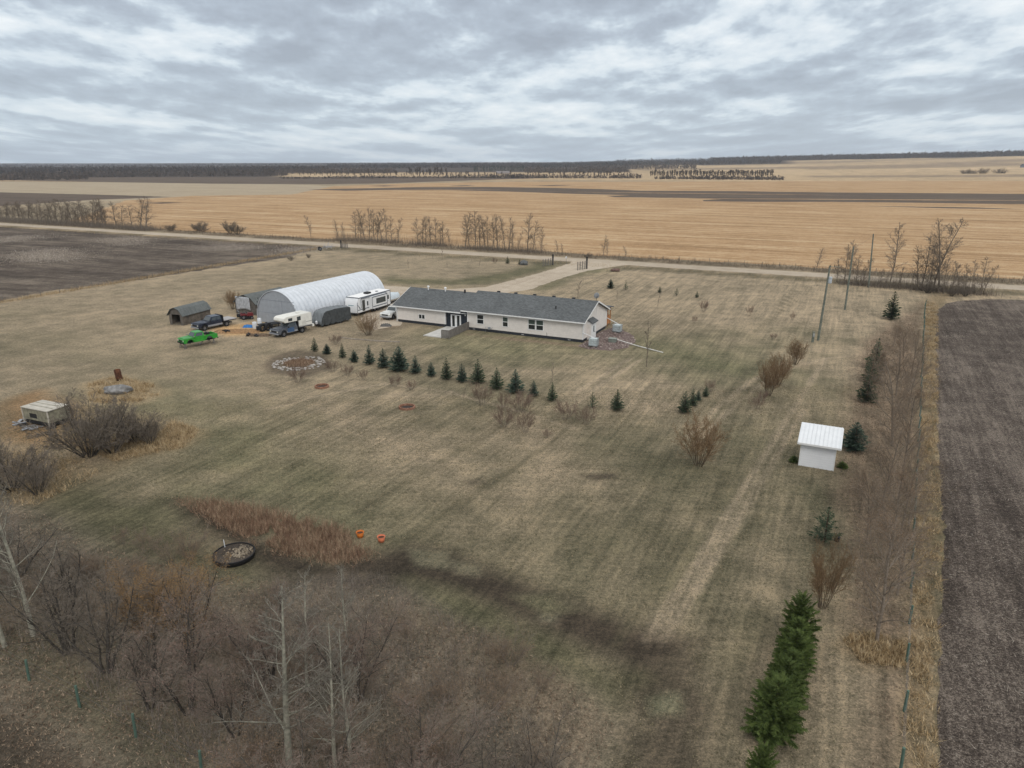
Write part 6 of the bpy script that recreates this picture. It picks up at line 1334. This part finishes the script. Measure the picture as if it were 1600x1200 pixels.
# round planter from a stock tank
tk = thing('round_tank', 'round black-sided stock tank planter full of soil and pale rubble', 'planter', (*gp(357, 884), 0), 0); tk.location.y += 1.0; tk.scale = (.9, .9, 1.15)
b = MB(); b.tube([(0, 0, 0), (0, 0, .20), (0, 0, .28), (0, 0, .31)], [1.38, 1.40, 1.43, 1.40], 40, caps=False); o = b.build('wall', m_black, tk, smooth=True); o.modifiers.new('s', 'SOLIDIFY').thickness = .05
b = MB(); b.tube([(0, 0, .20), (0, 0, .25)], [1.36, 1.34], 36); b.build('soil', ground_like('tank_soil', [(.045, .038, .032), (.085, .07, .058), (.14, .12, .10)], fine=2, bump=1), tk)
pos = [(R.gauss(.45, .4), R.gauss(.05, .45)) for _ in range(230)]; pos = [q for q in pos if math.hypot(*q) < 1.25]
o = stones('rubble', pos, .03, .08, mat('pale_rubble', (.15, .115, .08), .9, col2=(.34, .29, .22), scale=6), None, None); o.parent = tk; o.location.z = .25; o['kind'] = 'stuff'
MB().tube([(-.9, .7, .3), (-.95, .75, .75)], .03, 6).build('pipe', m_wpl, tk)
for (x, y, lab, mm) in ((563, 839, 'orange bucket on the left at the end of the rusty reeds', mat('orange_plastic', (.60, .17, .025), .45, .08)), (596, 846, 'salmon-orange bucket on the right at the end of the rusty reeds', mat('salmon_plastic', (.66, .20, .10), .45, .08))):
    o = thing('bucket', lab, 'bucket', (*gp(x, y), 0), 0); b = MB(); b.tube([(0, 0, 0), (0, 0, .36)], [.20, .25], 20, caps=False); w_ = b.build('shell', mm, o, smooth=True); w_.modifiers.new('s', 'SOLIDIFY').thickness = .012
    b = MB(); b.tube([(0, 0, .35), (0, 0, .39)], [.275, .275], 20, caps=False); w_ = b.build('rim', mm, o); w_.modifiers.new('s', 'SOLIDIFY').thickness = .02; MB().cyl((0, 0, .27), (0, 0, .30), .225, 16).build('inner_shade', mat('bucket_shade', (.07, .03, .018), .8), o)  # dark brown disc paints the shade inside the open bucket
# black bucket by the sparse spruce
o = thing('pot', 'small black pot at the foot of the sparse spruce near the right fence', 'pot', (*gp(1307, 845), 0), 0); MB().tube([(0, 0, 0), (0, 0, .3)], [.16, .2], 14).build('shell', m_black, o); MB().tube([(0, 0, .3), (0, 0, .33)], [.215, .215], 14).build('rim', m_black, o)

# ------------------------------------------------------------------ poles, fences, gates
m_pole = mat('treated_pole', (.10, .115, .095), .9, col2=(.19, .20, .165), scale=2.5)
def pole(base, top, lab, extra=None, lean=0):
    p_ = gp(*base); h = ht(base[0], base[1], top[1])
    # sideways lean that puts the top where the photo shows it
    lo, hi = -3, 3
    for _ in range(30):
        m_ = (lo + hi) / 2
        if proj(p_[0] + m_, p_[1], h)[0] < top[0]: lo = m_
        else: hi = m_
    o = thing('utility_pole', lab, 'utility pole', (*p_, 0), 0); b = MB(); b.tube([(0, 0, -.1), (lo, 0, h)], [.17, .11], 10); b.build('pole', m_pole, o); return o, lo, h, p_
o, lx, h1, p1 = pole((1278, 532), (1297, 415), 'leaning wooden power pole with a grey transformer, nearest of three')
f = (h1 - 1.9) / h1
t_ = MB(); t_.tube([(lx * f + .28, -.1, h1 - 2.4), (lx * f + .28, -.1, h1 - 2.35), (lx * f + .28, -.1, h1 - 1.55), (lx * f + .28, -.1, h1 - 1.5)], [.2, .25, .25, .18], 14); t_.build('transformer', mat('transformer_grey', (.45, .48, .50), .4), o, smooth='auto')
MB().bar((lx - .1, 0, h1 - .15), (lx + 1.5, .4, h1 - .25), .09).build('cross_arm', m_pole, o)
b = MB(); 
for k in range(3): b.tube([(lx + .1 + .6 * k, .0 + .15 * k, h1 - .15), (lx + .1 + .6 * k, .15 * k, h1 + .12)], [.05, .03], 6)
b.build('insulator', m_black, o)
o2, lx2, h2, p2 = pole((1320, 484), (1333.7, 386), 'wooden power pole in the middle of the three, beyond the transformer one')
b = MB(); b.tube([(lx2, 0, h2 - .1), (lx2, 0, h2 + .15)], [.05, .03], 6); b.build('insulator', m_black, o2)
o3, lx3, h3, p3 = pole((1357, 449), (1364.7, 366), 'wooden power pole farthest of the three, standing by the road')
b = MB(); b.tube([(lx3, 0, h3 - .1), (lx3, 0, h3 + .15)], [.05, .03], 6); b.build('insulator', m_black, o3)
def wire(a, b_, sag, lab):
    pts = [Vector(a).lerp(Vector(b_), i / 16) - Vector((0, 0, sag * 4 * (i / 16) * (1 - i / 16))) for i in range(17)]
    m_ = MB(); m_.tube(pts, .012, 4); tag(m_.build('power_line', m_black), lab, 'power line')
wire((p1[0] + lx, p1[1], h1 + .1), (p2[0] + lx2, p2[1], h2 + .12), .5, 'thin power line between the transformer pole and the middle pole')
wire((p2[0] + lx2, p2[1], h2 + .12), (p3[0] + lx3, p3[1], h3 + .12), .5, 'thin power line between the middle pole and the roadside pole')
o = thing('meter_post', 'short wooden meter post beside the foot of the leaning power pole', 'post', (*gp(1269.5, 534.5), 0), 0); MB().bb(-.14, .14, -.1, .1, 0, 1.5).build('board', m_pole, o); MB().bb(-.12, .12, -.18, -.102, .8, 1.25).build('meter_box', mat('meter', (.3, .31, .31), .5), o)
m_gpost = mat('green_treated_post', (.055, .10, .078), .9, col2=(.10, .155, .12), scale=3)
def wire_fence(name, label, a, b_, step, hgt, r_, m_, wires=3, jit=.05, first=0.0, group=None):
    o = thing(name, label, 'fence', (*a, 0), math.atan2(b_[1] - a[1], b_[0] - a[0])); L = math.dist(a, b_); n = min(98, int(L / step)); rg = random.Random(int(L)); pm = None; xs_ = []
    for k in range(n + 1):
        x = first + k * step + rg.gauss(0, jit); xs_.append(x)
        if pm is None:
            b = MB(); b.tube([(0, 0, -.05), (0, 0, hgt)], [r_, r_ * .92], 8); pm = b.build('post', m_, o); q = pm
        else: q = pm.copy(); COL.objects.link(q)
        q.location = (x, rg.gauss(0, jit * .5), 0); q.rotation_euler = (rg.gauss(0, .03), rg.gauss(0, .03), 0); q.scale = (1, 1, rg.uniform(.92, 1.08))
    w_ = MB()
    for k in range(wires):
        z = hgt * (.35 + .6 * k / max(1, wires - 1)); w_.tube([(x, 0, z) for x in xs_], .005, 3)
    w_.build('wire', m_rim, o); return o
wire_fence('wire_fence', 'wire fence of green posts between the tree belt and the right field', gp(1407, 1203), gp(1445, 478), 3.75, 1.15, .065, m_gpost)
f0 = gp(313, 1206); f1 = gp(46, 1062); wire_fence('wire_fence', 'wire fence of green posts across the lower left corner', f0, (f0[0] + (f1[0] - f0[0]) * 3, f0[1] + (f1[1] - f0[1]) * 3), math.dist(f0, f1) / 3, 1.2, .065, m_gpost, first=0)
wire_fence('wire_fence', 'old fence of thin grey posts along the left ploughed field', gp(500, 391), gp(-60, 482), 3.4, 1.1, .05, m_woodg, jit=.3)
wire_fence('wire_fence', 'thin post fence beyond the road right of the drive', road_pt(-95, 9.5), road_pt(10, 9.5), 4.0, 1.1, .05, m_woodg, jit=.3)
def gate(a, b_, hgt, lab, dark_post):
    p_, q_ = gp(*a), gp(*b_); L = math.dist(p_, q_); o = thing('gate', lab, 'gate', (*p_, 0), math.atan2(q_[1] - p_[1], q_[0] - p_[0]))
    b = MB()
    for k in range(5): b.bar((0, 0, .3 + k * hgt / 5), (L, 0, .3 + k * hgt / 5), .07)
    b.build('rails', m_woodg, o)
    for k in range(5): MB().tube([(L * k / 4, 0, 0), (L * k / 4, 0, hgt + .25)], .09, 6).build('post', m_woodg, o)
    MB().tube([(L if dark_post else -.1, .15, 0), (L if dark_post else -.1, .15, hgt + 1.1)], .2, 8).build('gate_post', m_black, o)
gate((848.5, 416.5), (864.5, 414.2), 1.5, 'weathered rail fence left of the drive entrance', True); gate((902.5, 422.5), (917.5, 420), 1.7, 'weathered rail fence right of the drive entrance, ending in a dark post', True)
o = thing('marker_sign', 'small white marker on a thin post at the drive entrance', 'sign', (*gp(884.5, 413), 0), 0); MB().tube([(0, 0, 0), (0, 0, 1.6)], .04, 6).build('post', m_rim, o); MB().box((0, -.03, 1.7), (.35, .04, .45)).build('plate', m_wpl, o)
o = thing('old_implement', 'old whitish farm implement rusting beside the road at the field tip', 'farm machine', (*gp(510, 391), 0), .4)
b = MB(); b.bar((-2.6, 0, .5), (2.4, .3, 1.0), .16); b.bar((-1.5, -.8, .4), (-.2, .8, 1.5), .12); b.bar((0, -.8, .4), (.9, .7, 2.1), .12); b.bar((1.2, -.6, .4), (1.8, .6, 1.5), .12); b.box((.5, 0, .95), (1.8, 1.0, .4), .2); b.build('frame', mat('grey_machine', (.32, .31, .30), .7, .25), o); wheel(o, -1.8, -.7, .5, .2); wheel(o, -1.8, .7, .5, .2)
gate((533, 387.5), (543, 388.2), 1.1, 'low old rail gate beside the rusting implement at the road', False)
for i, (x, y, L, a) in enumerate([(545, 529.5, 3.2, .25), (575, 532, 4.4, .1), (606, 534, 3.5, -.05)]):
    o = MB().bar((-L / 2, 0, .06), (L / 2, 0, .07), .12).build('edging_log', mat('pale_log', (.30, .26, .22), .9, .2), None); o.location = (*gp(x, y), 0); o.rotation_euler = (0, 0, -a - .2); tag(o, f'weathered log edging the lawn below the willow bush, {ORD[i]} from the left', 'log')

# ------------------------------------------------------------------ haze
HAZE = 0.00007
if HAZE:
    b = MB(); zt = 140.0; b.bb(-8200, 8200, -60, 8600, -2.0, zt); hm = bpy.data.materials.new('haze'); hm.use_nodes = True; t = hm.node_tree; t.nodes.clear()
    pv = N(t, 'ShaderNodeVolumePrincipled'); pv.inputs['Color'].default_value = (.80, .88, 1.0, 1); pv.inputs['Density'].default_value = HAZE; ou = N(t, 'ShaderNodeOutputMaterial'); t.links.new(pv.outputs[0], ou.inputs['Volume'])
    tag(b.build('haze', hm), kind='stuff')
for im in (o for o in bpy.data.objects if o.type == 'EMPTY' and 'label' not in o.keys() and o.parent is None): im['label'] = im.name.replace('_', ' ')
